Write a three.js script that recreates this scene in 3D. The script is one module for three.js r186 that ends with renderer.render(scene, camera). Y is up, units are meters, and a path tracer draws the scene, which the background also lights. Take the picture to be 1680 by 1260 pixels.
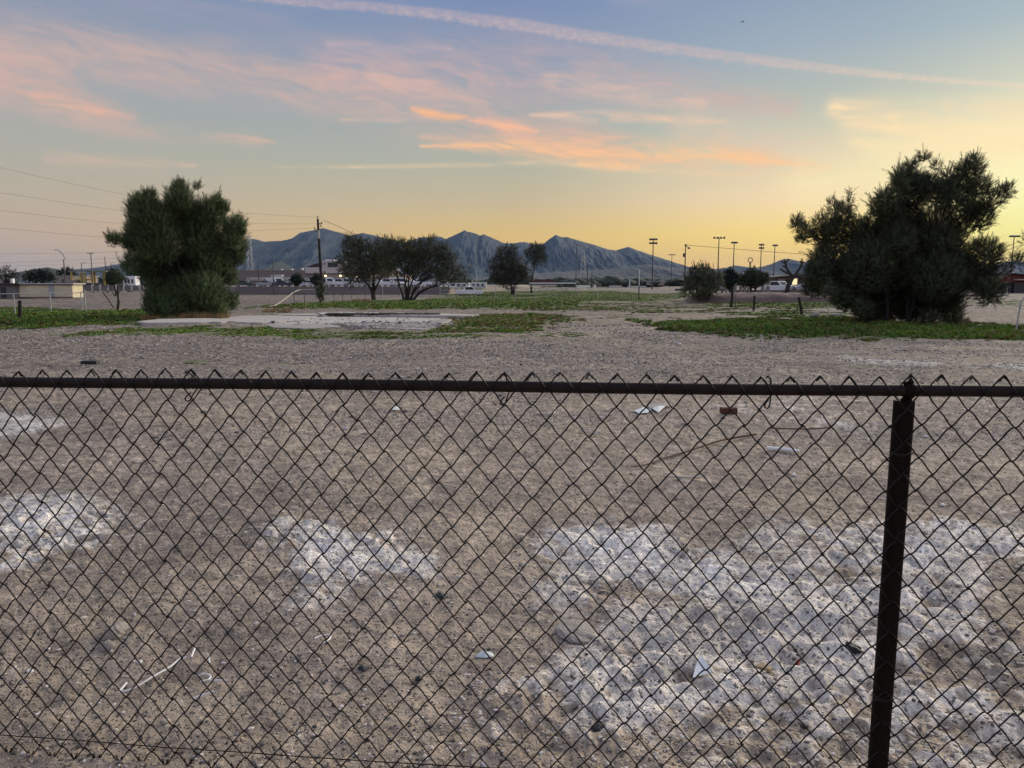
import * as THREE from 'three';
import { mergeGeometries, toCreasedNormals } from 'three/addons/utils/BufferGeometryUtils.js';
import { RoundedBoxGeometry } from 'three/addons/geometries/RoundedBoxGeometry.js';

// ---------------------------------------------------------------- camera, sky, sun, exposure
const scene = new THREE.Scene();
const EYE = 1.62, FPX = 1210, PITCH = THREE.MathUtils.degToRad(7.765);
const camera = new THREE.PerspectiveCamera(2 * Math.atan(630 / FPX) * 180 / Math.PI, 4 / 3, 0.05, 40000);
camera.position.set(0, EYE, 0);
camera.rotation.set(-PITCH, 0, 0);
const renderer = new THREE.WebGLRenderer({ antialias: true });
renderer.setSize(1024, 768);
renderer.toneMapping = THREE.LinearToneMapping;
renderer.toneMappingExposure = 1.1;
renderer.shadowMap.enabled = true;
const SUN_AZ = 41, SUN_EL = 20;             // degrees right of the view, above the horizon: the afterglow, spread wide
const sun = new THREE.DirectionalLight(new THREE.Color(1.0, 0.90, 0.75), 2.9);
sun.position.set(60 * Math.sin(SUN_AZ * Math.PI / 180), 60 * Math.tan(SUN_EL * Math.PI / 180), -60 * Math.cos(SUN_AZ * Math.PI / 180));
sun.castShadow = true; sun.shadow.radius = 70;
sun.shadow.camera.left = sun.shadow.camera.bottom = -60; sun.shadow.camera.right = sun.shadow.camera.top = 60;
sun.shadow.camera.far = 300; sun.shadow.mapSize.set(2048, 2048);
scene.add(sun, sun.target);
scene.fog = new THREE.FogExp2(new THREE.Color(0.32, 0.61, 1.0), 0.000023);

// ---------------------------------------------------------------- numbers
let seedState = 1;
const reseed = (n) => { seedState = (n * 2654435761) >>> 0; };
function rnd() { seedState = (seedState + 0x6d2b79f5) | 0; let t = Math.imul(seedState ^ (seedState >>> 15), 1 | seedState); t = (t + Math.imul(t ^ (t >>> 7), 61 | t)) ^ t; return ((t ^ (t >>> 14)) >>> 0) / 4294967296; }
const rr = (a, b) => a + (b - a) * rnd();
const clamp = (x, a = 0, b = 1) => x < a ? a : x > b ? b : x;
const sstep = (a, b, x) => { const t = clamp((x - a) / (b - a)); return t * t * (3 - 2 * t); };
const lerp = (a, b, t) => a + (b - a) * t;
function h2(ix, iy) { let h = Math.imul(ix, 374761393) + Math.imul(iy, 668265263) | 0; h = Math.imul(h ^ (h >>> 13), 1274126177); h ^= h >>> 16; return (h >>> 0) / 4294967296; }
function vn(x, y) { const ix = Math.floor(x), iy = Math.floor(y), fx = x - ix, fy = y - iy, u = fx * fx * (3 - 2 * fx), v = fy * fy * (3 - 2 * fy); const a = h2(ix, iy), b = h2(ix + 1, iy), c = h2(ix, iy + 1), d = h2(ix + 1, iy + 1); return a + (b - a) * u + (c - a) * v + (a - b - c + d) * u * v; }
function fbm(x, y, n = 4, g = 0.5) { let s = 0, a = 1, t = 0; for (let i = 0; i < n; i++) { s += a * vn(x, y); t += a; a *= g; const nx = x * 1.63 - y * 1.21 + 17.3; y = x * 1.21 + y * 1.63 + 9.1; x = nx; } return s / t; }
const lin = (c) => { c /= 255; return c <= 0.04045 ? c / 12.92 : Math.pow((c + 0.055) / 1.055, 2.4); };

// ---------------------------------------------------------------- places: a pixel of the 1680 x 1260 photograph and a distance give a point
const cp = Math.cos(PITCH), sp = Math.sin(PITCH);
function rayDir(px, py) { const u = (px - 840) / FPX, v = (630 - py) / FPX; return [u, -sp + cp * v, -cp - sp * v]; }
function P(px, py, d) { const r = rayDir(px, py), t = d / -r[2]; return new THREE.Vector3(r[0] * t, EYE + r[1] * t, -d); }
function macro(x, z) {                       // the lie of the land, metres
  const d = -z; if (d < 20) return 0;
  const q = x / d;
  const y = -0.9 * sstep(42, 130, d) * (1 - sstep(0.17, 0.26, q));
  return y;
}
function G(px, py) {                          // where the pixel's ray meets the ground
  const r = rayDir(px, py); let y = 0, x = 0, z = 0;
  for (let i = 0; i < 25; i++) { const t = Math.min((y - EYE) / Math.min(r[1], -1e-5), 6000); x = r[0] * t; z = r[2] * t; y = lerp(y, macro(x, z), 0.6); }
  return new THREE.Vector3(x, macro(x, z), z);
}

// ---------------------------------------------------------------- sky: computed air, streaks of high cloud and a contrail
const AE = (px, py) => { const r = rayDir(px, py); return [Math.atan2(r[0], -r[2]) * 180 / Math.PI, Math.atan2(r[1], Math.hypot(r[0], r[2])) * 180 / Math.PI]; };
{
  const W = 4096, H = 2048, data = new Float32Array(W * H * 4);
  const E = [-6, 0, 1.5, 3.5, 6, 9, 12.5, 16, 20, 30, 55, 90];
  const A = [-180, -90, -36, 0, 22, 36, 44, 60, 95, 180];
  const T = {   // sRGB of the clear air at each elevation
    '-180': [[129, 126, 143], [158, 150, 164], [176, 164, 178], [194, 176, 187], [201, 183, 197], [197, 185, 201], [185, 180, 201], [171, 173, 201], [157, 166, 199], [154, 164, 192], [157, 164, 190], [159, 166, 190]],
    '-90': [[146, 132, 130], [179, 162, 159], [197, 176, 166], [204, 181, 170], [199, 185, 175], [188, 183, 181], [177, 177, 186], [164, 169, 188], [150, 161, 188], [139, 155, 186], [146, 157, 184], [152, 159, 181]],
    '-36': [[150, 132, 120], [172, 156, 148], [190, 166, 147], [191, 168, 146], [182, 170, 150], [168, 168, 158], [154, 161, 165], [136, 149, 168], [122, 140, 168], [124, 138, 166], [130, 140, 164], [136, 142, 162]],
    '0': [[170, 135, 90], [233, 180, 93], [235, 187, 99], [225, 188, 109], [199, 181, 143], [174, 175, 158], [152, 164, 168], [134, 150, 172], [119, 137, 174], [124, 138, 166], [130, 140, 164], [136, 142, 162]],
    '22': [[200, 147, 74], [255, 197, 104], [255, 209, 110], [255, 222, 124], [246, 218, 171], [217, 209, 178], [182, 187, 175], [157, 171, 182], [137, 155, 177], [126, 141, 169], [133, 143, 167], [139, 145, 165]],
    '36': [[210, 158, 74], [255, 204, 112], [255, 225, 118], [255, 246, 152], [255, 252, 186], [252, 240, 191], [206, 207, 187], [169, 184, 188], [149, 166, 177], [126, 141, 169], [133, 143, 167], [139, 145, 165]],
    '44': [[215, 158, 74], [255, 208, 112], [255, 229, 120], [255, 250, 156], [255, 254, 190], [254, 243, 195], [210, 211, 189], [173, 187, 189], [151, 167, 177], [126, 141, 169], [133, 143, 167], [139, 145, 165]],
    '60': [[200, 145, 70], [250, 188, 110], [252, 204, 118], [250, 222, 144], [242, 224, 172], [222, 212, 175], [192, 194, 178], [164, 176, 180], [144, 160, 172], [124, 138, 166], [130, 140, 164], [136, 142, 162]],
    '95': [[179, 146, 106], [230, 185, 129], [237, 195, 137], [230, 198, 150], [213, 195, 166], [195, 189, 177], [179, 181, 186], [165, 174, 190], [150, 164, 189], [139, 155, 186], [146, 157, 184], [152, 159, 181]],
    '180': [[129, 126, 143], [158, 150, 164], [176, 164, 178], [194, 176, 187], [201, 183, 197], [197, 185, 201], [185, 180, 201], [171, 173, 201], [157, 166, 199], [154, 164, 192], [157, 164, 190], [159, 166, 190]],
  };
  const L = A.map((a) => T[String(a)].map((c) => c.map(lin)));
  const feats = [];
  // a streak runs through pixels; w is its half width in degrees at each point, s its strength, c its colour, rag its raggedness
  const streak = (pts, s, c, rag = 1) => feats.push({ p: pts.map(([x, y, w]) => [...AE(x, y), w * 0.0465]), s, c: c.map(lin), rag });
  const pink = [208, 174, 160], peach = [240, 182, 146], cream = [252, 226, 176], lilac = [180, 162, 170];
  streak([[-500, -20, 60], [-100, 78, 55], [200, 96, 38], [420, 128, 34], [640, 168, 40], [860, 215, 30], [1000, 240, 20]], 0.62, pink, 0.9);
  streak([[-400, 40, 40], [-60, 122, 30], [120, 168, 17], [215, 192, 9]], 0.75, [220, 174, 158], 0.9);
  streak([[60, 160, 7], [110, 172, 8], [165, 184, 4]], 0.5, peach, 0.8);
  streak([[80, 190, 16], [200, 215, 14], [420, 230, 10]], 0.38, pink, 1.3);
  streak([[80, 258, 8], [170, 264, 10], [320, 272, 3]], 0.4, [222, 184, 160], 1.1);
  streak([[330, 222, 3], [400, 229, 6], [450, 233, 2]], 0.5, [232, 182, 158], 1);
  streak([[540, 76, 6], [640, 80, 7], [740, 80, 3]], 0.4, [206, 178, 178], 1);
  streak([[540, 110, 30], [700, 118, 44], [860, 120, 46], [1010, 130, 34], [1150, 150, 24], [1300, 175, 14]], 0.55, [208, 172, 165], 0.9);
  streak([[610, 125, 10], [700, 145, 14], [800, 164, 6]], 0.5, [216, 178, 165], 1.1);
  streak([[900, 130, 10], [1000, 148, 16], [1150, 170, 9]], 0.55, [222, 188, 170], 1.2);
  streak([[676, 178, 3], [700, 186, 6], [740, 192, 6], [768, 191, 2]], 0.85, [252, 184, 128], 0.7);
  streak([[560, 196, 2], [650, 197, 4], [668, 196, 1]], 0.55, [226, 188, 162], 0.8);
  streak([[770, 196, 3], [830, 208, 9], [880, 216, 3]], 0.85, [244, 184, 148], 1);
  streak([[870, 188, 2], [980, 190, 10], [1060, 194, 6], [1190, 199, 3]], 0.65, [240, 198, 166], 1.1);
  streak([[690, 225, 4], [800, 232, 14], [900, 228, 16], [1070, 230, 6]], 0.34, [236, 184, 152], 1.3);
  streak([[690, 240, 2], [760, 240, 5], [860, 243, 12], [980, 250, 16], [1080, 255, 18], [1180, 256, 20], [1270, 262, 12], [1360, 274, 4]], 0.78, [250, 192, 142], 1.2);
  streak([[1080, 252, 5], [1150, 256, 8], [1230, 258, 7], [1290, 268, 3]], 0.85, [254, 200, 142], 0.55);
  streak([[950, 268, 4], [1000, 272, 8], [1046, 274, 4]], 0.9, [253, 194, 138], 0.5);
  streak([[450, 274, 1.5], [700, 272, 3], [900, 266, 4], [1100, 282, 5], [1340, 286, 4]], 0.5, [240, 205, 160], 1);
  streak([[1120, 200, 20], [1260, 230, 30], [1400, 250, 20]], 0.46, [226, 196, 172], 1);
  streak([[1370, 178, 12], [1420, 200, 26], [1500, 212, 26], [1600, 222, 22], [1720, 215, 26], [1950, 190, 40]], 0.85, [250, 220, 174], 0.9);
  streak([[1330, 300, 40], [1480, 270, 46], [1650, 250, 50], [1950, 240, 70]], 0.55, [254, 236, 178], 0.5);
  streak([[1400, 235, 6], [1500, 245, 12], [1700, 240, 16], [1950, 240, 20]], 0.7, cream, 1);
  streak([[1560, 172, 10], [1680, 180, 16], [1900, 160, 20]], 0.5, [240, 214, 178], 1);
  const trail = [[380, -12, 7], [470, 0, 7.5], [600, 9, 8], [720, 22, 9], [850, 39, 10.5], [1000, 63, 10], [1130, 82, 9], [1260, 99, 8.5], [1400, 116, 6.5], [1540, 130, 4.5], [1690, 141, 3], [1900, 155, 2]].map(([x, y, w]) => [...AE(x, y), w * 0.0375]);
  const alongTo = (p, a, e) => {             // closest point of a polyline: across distance / half width, and position along
    let best = 1e9, v = 9, tt = 0, side = 0;
    for (let i = 0; i + 1 < p.length; i++) {
      const ax = p[i][0], ay = p[i][1], bx = p[i + 1][0] - ax, by = p[i + 1][1] - ay;
      const t0 = ((a - ax) * bx + (e - ay) * by) / (bx * bx + by * by), t = clamp(t0);
      const dx = a - ax - bx * t, dy = e - ay - by * t, d = Math.hypot(dx, dy);
      if (d < best) { best = d; v = d / lerp(p[i][2], p[i + 1][2], t); tt = (i + t) / (p.length - 1); side = (bx * dy - by * dx) > 0 ? 1 : -1; }
    }
    return [v, tt, side];
  };
  for (const f of feats) { f.box = [Math.min(...f.p.map((q) => q[0] - 3 * q[2])) - 1, Math.max(...f.p.map((q) => q[0] + 3 * q[2])) + 1, Math.min(...f.p.map((q) => q[1] - 3 * q[2])) - 1, Math.max(...f.p.map((q) => q[1] + 3 * q[2])) + 1]; }
  const tc = [214, 184, 176].map(lin), tcR = [240, 214, 186].map(lin), high = [186, 166, 172].map(lin);
  for (let row = 0; row < H; row++) {
    const e = ((row + 0.5) / H - 0.5) * 180;
    let ei = 0; while (ei < E.length - 2 && e > E[ei + 1]) ei++;
    const et = clamp((e - E[ei]) / (E[ei + 1] - E[ei])), ets = et;
    for (let col = 0; col < W; col++) {
      const a0 = (col + 0.5) / W * 360 - 90, a = a0 > 180 ? a0 - 360 : a0;   // degrees to the right of the view
      let ai = 0; while (ai < A.length - 2 && a > A[ai + 1]) ai++;
      const at0 = clamp((a - A[ai]) / (A[ai + 1] - A[ai])), at = at0 * at0 * (3 - 2 * at0) * 0.5 + at0 * 0.5;
      const o = (row * W + col) * 4, c = [0, 0, 0];
      for (let k = 0; k < 3; k++) c[k] = lerp(lerp(L[ai][ei][k], L[ai][ei + 1][k], ets), lerp(L[ai + 1][ei][k], L[ai + 1][ei + 1][k], ets), at);
      if (e > 0.5) {
        // thin veils everywhere
        const sx = a * 0.055, sy = (e + a * 0.07) * 0.34;
        if (e < 70) {
          const veil = sstep(0.5, 0.78, fbm(sx * 1.1 + 4, sy * 1.3 + 3, 5)) * 0.2 * sstep(6, 12, e) * (1 - sstep(40, 70, e));
          for (let k = 0; k < 3; k++) c[k] = lerp(c[k], high[k] * (a > 0 && a < 60 ? 1.1 : 1), veil);
        }
        let n1 = -1, n2 = 0;
        for (const f of feats) {
          if (a < f.box[0] || a > f.box[1] || e < f.box[2] || e > f.box[3]) continue;
          const [v] = alongTo(f.p, a, e);
          if (v > 3) continue;
          if (n1 < 0) { const wx = fbm(a * 0.22, e * 0.6 + 40, 3) * 2.4; n1 = fbm(a * 0.24 + wx * 0.6, (e + a * 0.12) * 1.25 + wx, 5, 0.52); n2 = fbm(a * 0.75 + 9 + wx, (e + a * 0.15) * 5.2 + wx * 2, 4, 0.55); }
          const m = Math.exp(-v * v * 0.9), n = clamp(0.78 + ((n1 - 0.5) * 1.5 + (n2 - 0.5) * 1.1) * f.rag, 0, 1.4);
          const al = clamp(f.s * m * n);
          for (let k = 0; k < 3; k++) c[k] = lerp(c[k], f.c[k], al);
        }
        if (e < 26 && a > -30 && a < 55) {
          const [v, t, side] = alongTo(trail, a, e);
          if (v < 3.5) {
            const puff = fbm(a * 5.5, e * 5.5, 3), low = fbm(a * 2.6 + 30, e * 9, 4, 0.6);
            const edge = side > 0 ? 0.95 : 0.75 + puff * 0.9;
            let al = (1 - sstep(edge * 0.55, edge * 1.25, v)) * (0.42 + 0.55 * (low - 0.3)) * (0.72 + 0.5 * (puff - 0.3));
            if (side < 0) al += 0.22 * Math.exp(-v * v * 0.35) * sstep(0.45, 0.75, low);
            al = clamp(al * (0.60 + 0.34 * t));
            for (let k = 0; k < 3; k++) c[k] = lerp(c[k], lerp(tc[k], tcR[k], sstep(0.55, 0.95, t)), al);
          }
        }
      }
      data[o] = c[0]; data[o + 1] = c[1]; data[o + 2] = c[2]; data[o + 3] = 1;
    }
  }
  const tex = new THREE.DataTexture(data, W, H, THREE.RGBAFormat, THREE.FloatType);
  tex.mapping = THREE.EquirectangularReflectionMapping; tex.magFilter = THREE.LinearFilter; tex.minFilter = THREE.LinearFilter; tex.needsUpdate = true;
  scene.background = tex; scene.environment = tex;
}

// ---------------------------------------------------------------- building helpers
const taken = new Map();
function numbered(n) { const k = taken.get(n) || 0; taken.set(n, k + 1); return k ? `${n}_${String(k).padStart(3, '0')}` : n; }
function tag(o, label, category, group, kind) { if (label) o.userData.label = label; if (category) o.userData.category = category; if (group) o.userData.group = group; if (kind) o.userData.kind = kind; return o; }
function thing(name, label, category, pos = [0, 0, 0], turn = 0, group) { const o = new THREE.Group(); o.name = numbered(name); o.position.set(...(pos.toArray ? pos.toArray() : pos)); o.rotation.y = turn; scene.add(o); return tag(o, label, category, group); }
function part(name, geo, mat, parent = scene) { const m = new THREE.Mesh(Array.isArray(geo) ? merge(geo) : geo, mat); m.name = parent === scene ? numbered(name) : name; m.castShadow = m.receiveShadow = true; parent.add(m); return m; }
function copyOf(src, pos, turn, label, group) { const c = src.clone(); c.userData = { ...src.userData }; c.name = numbered(src.name.replace(/_\d+$/, '')); if (pos) c.position.set(...(pos.toArray ? pos.toArray() : pos)); if (turn !== undefined) c.rotation.y = turn; scene.add(c); return tag(c, label, null, group); }
function merge(gs) { const all = gs.map((g) => { const q = g.index ? g.toNonIndexed() : g; for (const k of Object.keys(q.attributes)) if (!['position', 'normal', 'uv', 'color'].includes(k)) q.deleteAttribute(k); return q; }); const hasC = all.every((g) => g.attributes.color), hasU = all.every((g) => g.attributes.uv); for (const g of all) { if (!hasC) g.deleteAttribute('color'); if (!hasU) g.deleteAttribute('uv'); } return all.length === 1 ? all[0] : mergeGeometries(all); }
const box = (w, h, d, x = 0, y = 0, z = 0, ry = 0) => { const g = new THREE.BoxGeometry(w, h, d); if (ry) g.rotateY(ry); return g.translate(x, y, z); };
const rbox = (w, h, d, r, x = 0, y = 0, z = 0) => new RoundedBoxGeometry(w, h, d, 2, r).translate(x, y, z);
const cyl = (r0, r1, h, x = 0, y = 0, z = 0, n = 10) => new THREE.CylinderGeometry(r1, r0, h, n).translate(x, y + h / 2, z);
// a tube through points; radius may be a number or a function of 0..1
function tube(pts, rad, sides = 6, cap = true) {
  const n = pts.length, pos = [], nor = [], idx = [], T = new THREE.Vector3(), N = new THREE.Vector3(), B = new THREE.Vector3(), q = new THREE.Vector3();
  for (let i = 0; i < n; i++) {
    T.subVectors(pts[Math.min(i + 1, n - 1)], pts[Math.max(i - 1, 0)]).normalize();
    if (i === 0) { N.set(0, 1, 0); if (Math.abs(T.y) > 0.9) N.set(1, 0, 0); }
    N.addScaledVector(T, -N.dot(T)).normalize(); B.crossVectors(T, N);
    const r = typeof rad === 'function' ? rad(i / (n - 1)) : rad;
    for (let k = 0; k < sides; k++) { const a = k / sides * Math.PI * 2; q.copy(N).multiplyScalar(Math.cos(a)).addScaledVector(B, Math.sin(a)); nor.push(q.x, q.y, q.z); pos.push(pts[i].x + q.x * r, pts[i].y + q.y * r, pts[i].z + q.z * r); }
  }
  for (let i = 0; i < n - 1; i++) for (let k = 0; k < sides; k++) { const a = i * sides + k, b = i * sides + (k + 1) % sides, c = a + sides, d = b + sides; idx.push(a, b, c, b, d, c); }
  if (cap) for (const [s, f] of [[0, 1], [(n - 1) * sides, 0]]) for (let k = 1; k < sides - 1; k++) f ? idx.push(s, s + k + 1, s + k) : idx.push(s, s + k, s + k + 1);
  const g = new THREE.BufferGeometry(); g.setAttribute('position', new THREE.Float32BufferAttribute(pos, 3)); g.setAttribute('normal', new THREE.Float32BufferAttribute(nor, 3)); g.setIndex(idx); return g;
}
const V = (x, y, z) => new THREE.Vector3(x, y, z);
const bend = (pts, n) => new THREE.CatmullRomCurve3(pts).getPoints(n);
const mat = (r, g, b, rough = 0.9, extra = {}) => new THREE.MeshStandardMaterial({ color: new THREE.Color().setRGB(r, g, b), roughness: rough, side: THREE.DoubleSide, ...extra });
function noisy(seed, n, rep, f) {            // a small tiling grey texture, f(u, v) from tiling value noise
  const d = new Uint8Array(n * n * 4);
  for (let y = 0; y < n; y++) for (let x = 0; x < n; x++) { const v = clamp(f(x / n, y / n, x, y)) * 255, o = (y * n + x) * 4; d[o] = d[o + 1] = d[o + 2] = v; d[o + 3] = 255; }
  const t = new THREE.DataTexture(d, n, n); t.wrapS = t.wrapT = THREE.RepeatWrapping; t.magFilter = THREE.LinearFilter; t.minFilter = THREE.LinearFilter; t.repeat.set(rep, rep); t.needsUpdate = true; return t;
}
const wrapn = (u, v, f, s) => { const x = u * f, y = v * f, ix = Math.floor(x), iy = Math.floor(y), fx = x - ix, fy = y - iy, p = fx * fx * (3 - 2 * fx), q = fy * fy * (3 - 2 * fy), m = (i) => ((i % f) + f) % f; const a = h2(m(ix) + s, m(iy)), b = h2(m(ix + 1) + s, m(iy)), c = h2(m(ix) + s, m(iy + 1)), e = h2(m(ix + 1) + s, m(iy + 1)); return a + (b - a) * p + (c - a) * q + (a - b - c + e) * p * q; };
const mottle = noisy(1, 256, 1, (u, v) => 0.62 + 0.38 * (0.5 * wrapn(u, v, 8, 3) + 0.3 * wrapn(u, v, 32, 5) + 0.2 * wrapn(u, v, 128, 7)));
const rustBump = noisy(2, 256, 1, (u, v) => 0.5 * wrapn(u, v, 40, 13) + 0.5 * wrapn(u, v, 110, 15));

// ---------------------------------------------------------------- ground: where things lie (polygons traced on the ground)
const poly = (pts) => { const p = pts.map(([x, y]) => { const g = G(x, y); return [g.x, g.z]; }); const b = [1e9, -1e9, 1e9, -1e9]; for (const [x, z] of p) { b[0] = Math.min(b[0], x); b[1] = Math.max(b[1], x); b[2] = Math.min(b[2], z); b[3] = Math.max(b[3], z); } return { p, b }; };
function inside(pg, x, z, soft) {            // 0 outside .. 1 inside, soft in metres
  const { p, b } = pg; if (x < b[0] - soft || x > b[1] + soft || z < b[2] - soft || z > b[3] + soft) return 0;
  let d = 1e9, s = 1;
  for (let i = 0, j = p.length - 1; i < p.length; j = i++) {
    const ex = p[j][0] - p[i][0], ez = p[j][1] - p[i][1], wx = x - p[i][0], wz = z - p[i][1], t = clamp((wx * ex + wz * ez) / (ex * ex + ez * ez));
    const bx = wx - ex * t, bz = wz - ez * t; d = Math.min(d, bx * bx + bz * bz);
    const c1 = z >= p[i][1], c2 = z < p[j][1], c3 = ex * wz > ez * wx; if ((c1 && c2 && c3) || (!c1 && !c2 && !c3)) s = -s;
  }
  d = Math.sqrt(d) * (s < 0 ? 1 : -1);
  return sstep(-soft, soft, d);
}
const saltAreas = [   // [polygon, strength, softness]
  [poly([[845, 1290], [860, 1200], [835, 1130], [890, 1080], [985, 1010], [1000, 950], [935, 900], [960, 868], [1040, 862], [1110, 885], [1230, 890], [1250, 930], [1330, 940], [1330, 880], [1440, 850], [1560, 862], [1700, 840], [1800, 860], [1900, 1290]]), 0.80, 0.35],
  [poly([[925, 905], [960, 868], [1040, 860], [1120, 885], [1235, 890], [1250, 950], [1180, 965], [1090, 945], [1010, 960]]), 0.6, 0.3],
  [poly([[1480, 900], [1560, 870], [1720, 850], [1720, 1010], [1560, 1010]]), 0.42, 0.45],
  [poly([[430, 905], [470, 880], [560, 850], [640, 862], [700, 890], [735, 940], [690, 960], [560, 962], [500, 955], [430, 960], [400, 930]]), 0.72, 0.4],
  [poly([[-80, 830], [60, 810], [150, 815], [200, 850], [180, 880], [100, 905], [120, 930], [40, 950], [-80, 960]]), 0.74, 0.4],
  [poly([[-60, 690], [30, 678], [110, 690], [60, 712], [-60, 722]]), 0.7, 0.5],
  [poly([[1040, 790], [1120, 775], [1220, 785], [1190, 800], [1080, 802]]), 0.42, 0.3],
  [poly([[1180, 655], [1320, 640], [1420, 650], [1400, 690], [1260, 700], [1190, 680]]), 0.5, 0.6],
  [poly([[1300, 690], [1500, 640], [1700, 640], [1700, 760], [1500, 760]]), 0.2, 1.2],
  [poly([[1340, 580], [1480, 588], [1690, 598], [1690, 612], [1520, 604], [1380, 596]]), 0.62, 0.9],
  [poly([[160, 1010], [220, 1010], [235, 1060], [180, 1075]]), 0.45, 0.15],
  [poly([[-30, 1050], [80, 1040], [130, 1080], [60, 1130], [-30, 1110]]), 0.3, 0.25],
];
const whiteAreas = saltAreas.slice(1);
const gravelAreas = [
  [poly([[-400, 560], [300, 553], [840, 556], [980, 575], [1000, 620], [700, 606], [-400, 600]]), 0.8, 2.5],
  [poly([[840, 600], [1000, 570], [1200, 590], [1500, 610], [1500, 640], [1000, 640]]), 0.6, 1.5],
  [poly([[1450, 690], [1700, 660], [1700, 830], [1500, 850]]), 0.5, 0.9],
  [poly([[740, 1090], [830, 1060], [860, 1120], [850, 1230], [740, 1200]]), 0.8, 0.25],
  [poly([[560, 680], [650, 670], [700, 700], [600, 705]]), 0.7, 0.4],
  [poly([[150, 720], [330, 700], [420, 740], [300, 780], [170, 760]]), 0.6, 0.6],
  [poly([[440, 790], [560, 780], [560, 830], [460, 845]]), 0.6, 0.4],
];
const darkAreas = [   // damp, bare earth between the salt
  [poly([[1060, 985], [1240, 990], [1260, 1060], [1140, 1075], [1060, 1030]]), 0.85, 0.25],
  [poly([[1230, 850], [1330, 850], [1330, 900], [1250, 910]]), 0.6, 0.25],
  [poly([[1050, 800], [1200, 810], [1180, 870], [1060, 850]]), 0.4, 0.4],
  [poly([[200, 1025], [270, 1030], [260, 1075], [205, 1070]]), 0.8, 0.15],
  [poly([[40, 1170], [160, 1160], [200, 1220], [60, 1230]]), 0.7, 0.2],
  [poly([[60, 1000], [200, 985], [330, 1000], [330, 1030], [120, 1030]]), 0.3, 0.3],
  [poly([[1600, 950], [1680, 950], [1690, 1230], [1620, 1220]]), 0.45, 0.35],
];
const warmAreas = [
  [poly([[-200, 577], [300, 566], [700, 566], [1100, 588], [1700, 636], [1700, 645], [1100, 594], [700, 571], [300, 571], [-200, 583]]), 0.8, 0.5],
  [poly([[-200, 598], [300, 582], [700, 583], [1050, 606], [1700, 668], [1700, 680], [1050, 614], [700, 589], [300, 588], [-200, 606]]), 0.7, 0.45],
  [poly([[900, 545], [1060, 548], [1300, 562], [1700, 572], [1700, 577], [1300, 568], [1050, 554], [890, 550]]), 0.8, 0.8],
  [poly([[1010, 560], [1150, 575], [1050, 600], [700, 650], [640, 650], [960, 596]]), 0.5, 0.8],
  [poly([[700, 760], [860, 700], [980, 720], [920, 860], [860, 1000], [760, 1060], [700, 1000]]), 0.6, 0.8],
  [poly([[380, 640], [900, 640], [1000, 700], [800, 760], [420, 720]]), 0.5, 1.2],
];
const greenAreas = [  // [polygon, density, softness m, height m, tone]
  [poly([[-600, 512], [60, 506], [140, 512], [215, 508], [245, 515], [245, 533], [140, 533], [0, 541], [-600, 552]]), 1.0, 0.7, 0.24, 0],
  [poly([[95, 548], [200, 541], [330, 533], [372, 535], [356, 546], [250, 551], [100, 553]]), 0.75, 0.5, 0.12, 0],
  [poly([[330, 548], [372, 537], [520, 533], [560, 543], [700, 545], [900, 556], [700, 557], [380, 553]]), 0.75, 0.5, 0.12, 0],
  [poly([[690, 545], [730, 527], [800, 516], [880, 516], [960, 524], [900, 534], [860, 546], [740, 547]]), 0.95, 0.6, 0.2, 1],
  [poly([[940, 541], [1040, 545], [1010, 556], [860, 562], [820, 556]]), 0.35, 0.6, 0.08, 0],
  [poly([[1030, 526], [1150, 528], [1300, 520], [1390, 522], [1480, 530], [1900, 541], [1900, 560], [1650, 559], [1440, 556], [1200, 551], [1090, 541]]), 1.0, 0.7, 0.24, 0],
  [poly([[440, 501], [530, 497], [600, 494], [800, 490], [1080, 487], [1060, 492], [900, 494], [960, 498], [900, 508], [790, 507], [600, 507], [480, 507]]), 0.95, 1.5, 0.26, 0],
  [poly([[700, 490], [820, 485], [1130, 484], [1130, 489], [1010, 494], [860, 494]]), 0.75, 3, 0.2, 2],
  [poly([[740, 479], [1000, 477], [1140, 480], [1160, 488], [960, 490], [760, 486]]), 0.95, 4, 0.16, 2],
  [poly([[860, 500], [1000, 497], [1010, 502], [1180, 500], [1290, 505], [1320, 512], [1180, 514], [1000, 512], [860, 512]]), 0.5, 2.2, 0.16, 1],
  [poly([[960, 516], [1200, 517], [1240, 522], [1100, 525], [980, 522]]), 0.32, 1.2, 0.12, 1],
  [poly([[1040, 493], [1130, 492], [1160, 498], [1060, 499]]), 0.4, 1.6, 0.15, 1],
  [poly([[1160, 497], [1330, 494], [1420, 500], [1340, 507], [1180, 503]]), 0.8, 1.0, 0.2, 0],
  [poly([[1200, 513], [1320, 508], [1420, 515], [1420, 530], [1300, 528], [1210, 524]]), 0.7, 0.8, 0.16, 0],
  [poly([[1590, 493], [1690, 491], [1690, 501], [1590, 504]]), 0.35, 2, 0.14, 0],
  [poly([[305, 593], [345, 591], [345, 597], [308, 598]]), 0.8, 0.2, 0.07, 0],
  [poly([[460, 594], [480, 593], [484, 599], [462, 600]]), 0.55, 0.2, 0.05, 0],
  [poly([[95, 591], [130, 590], [132, 594], [100, 595]]), 0.4, 0.25, 0.05, 0],
  [poly([[590, 594], [640, 592], [640, 597], [600, 597]]), 0.3, 0.25, 0.05, 0],
  [poly([[1106, 664], [1122, 662], [1126, 672], [1110, 673]]), 0.8, 0.06, 0.08, 1],
];
const sumOf = (list, x, z, wob) => { let s = 0; for (const [pg, k, soft] of list) { const m = inside(pg, x + wob * soft, z + wob * soft * 0.8, soft); s = Math.max(s, m * k); } return s; };
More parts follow.
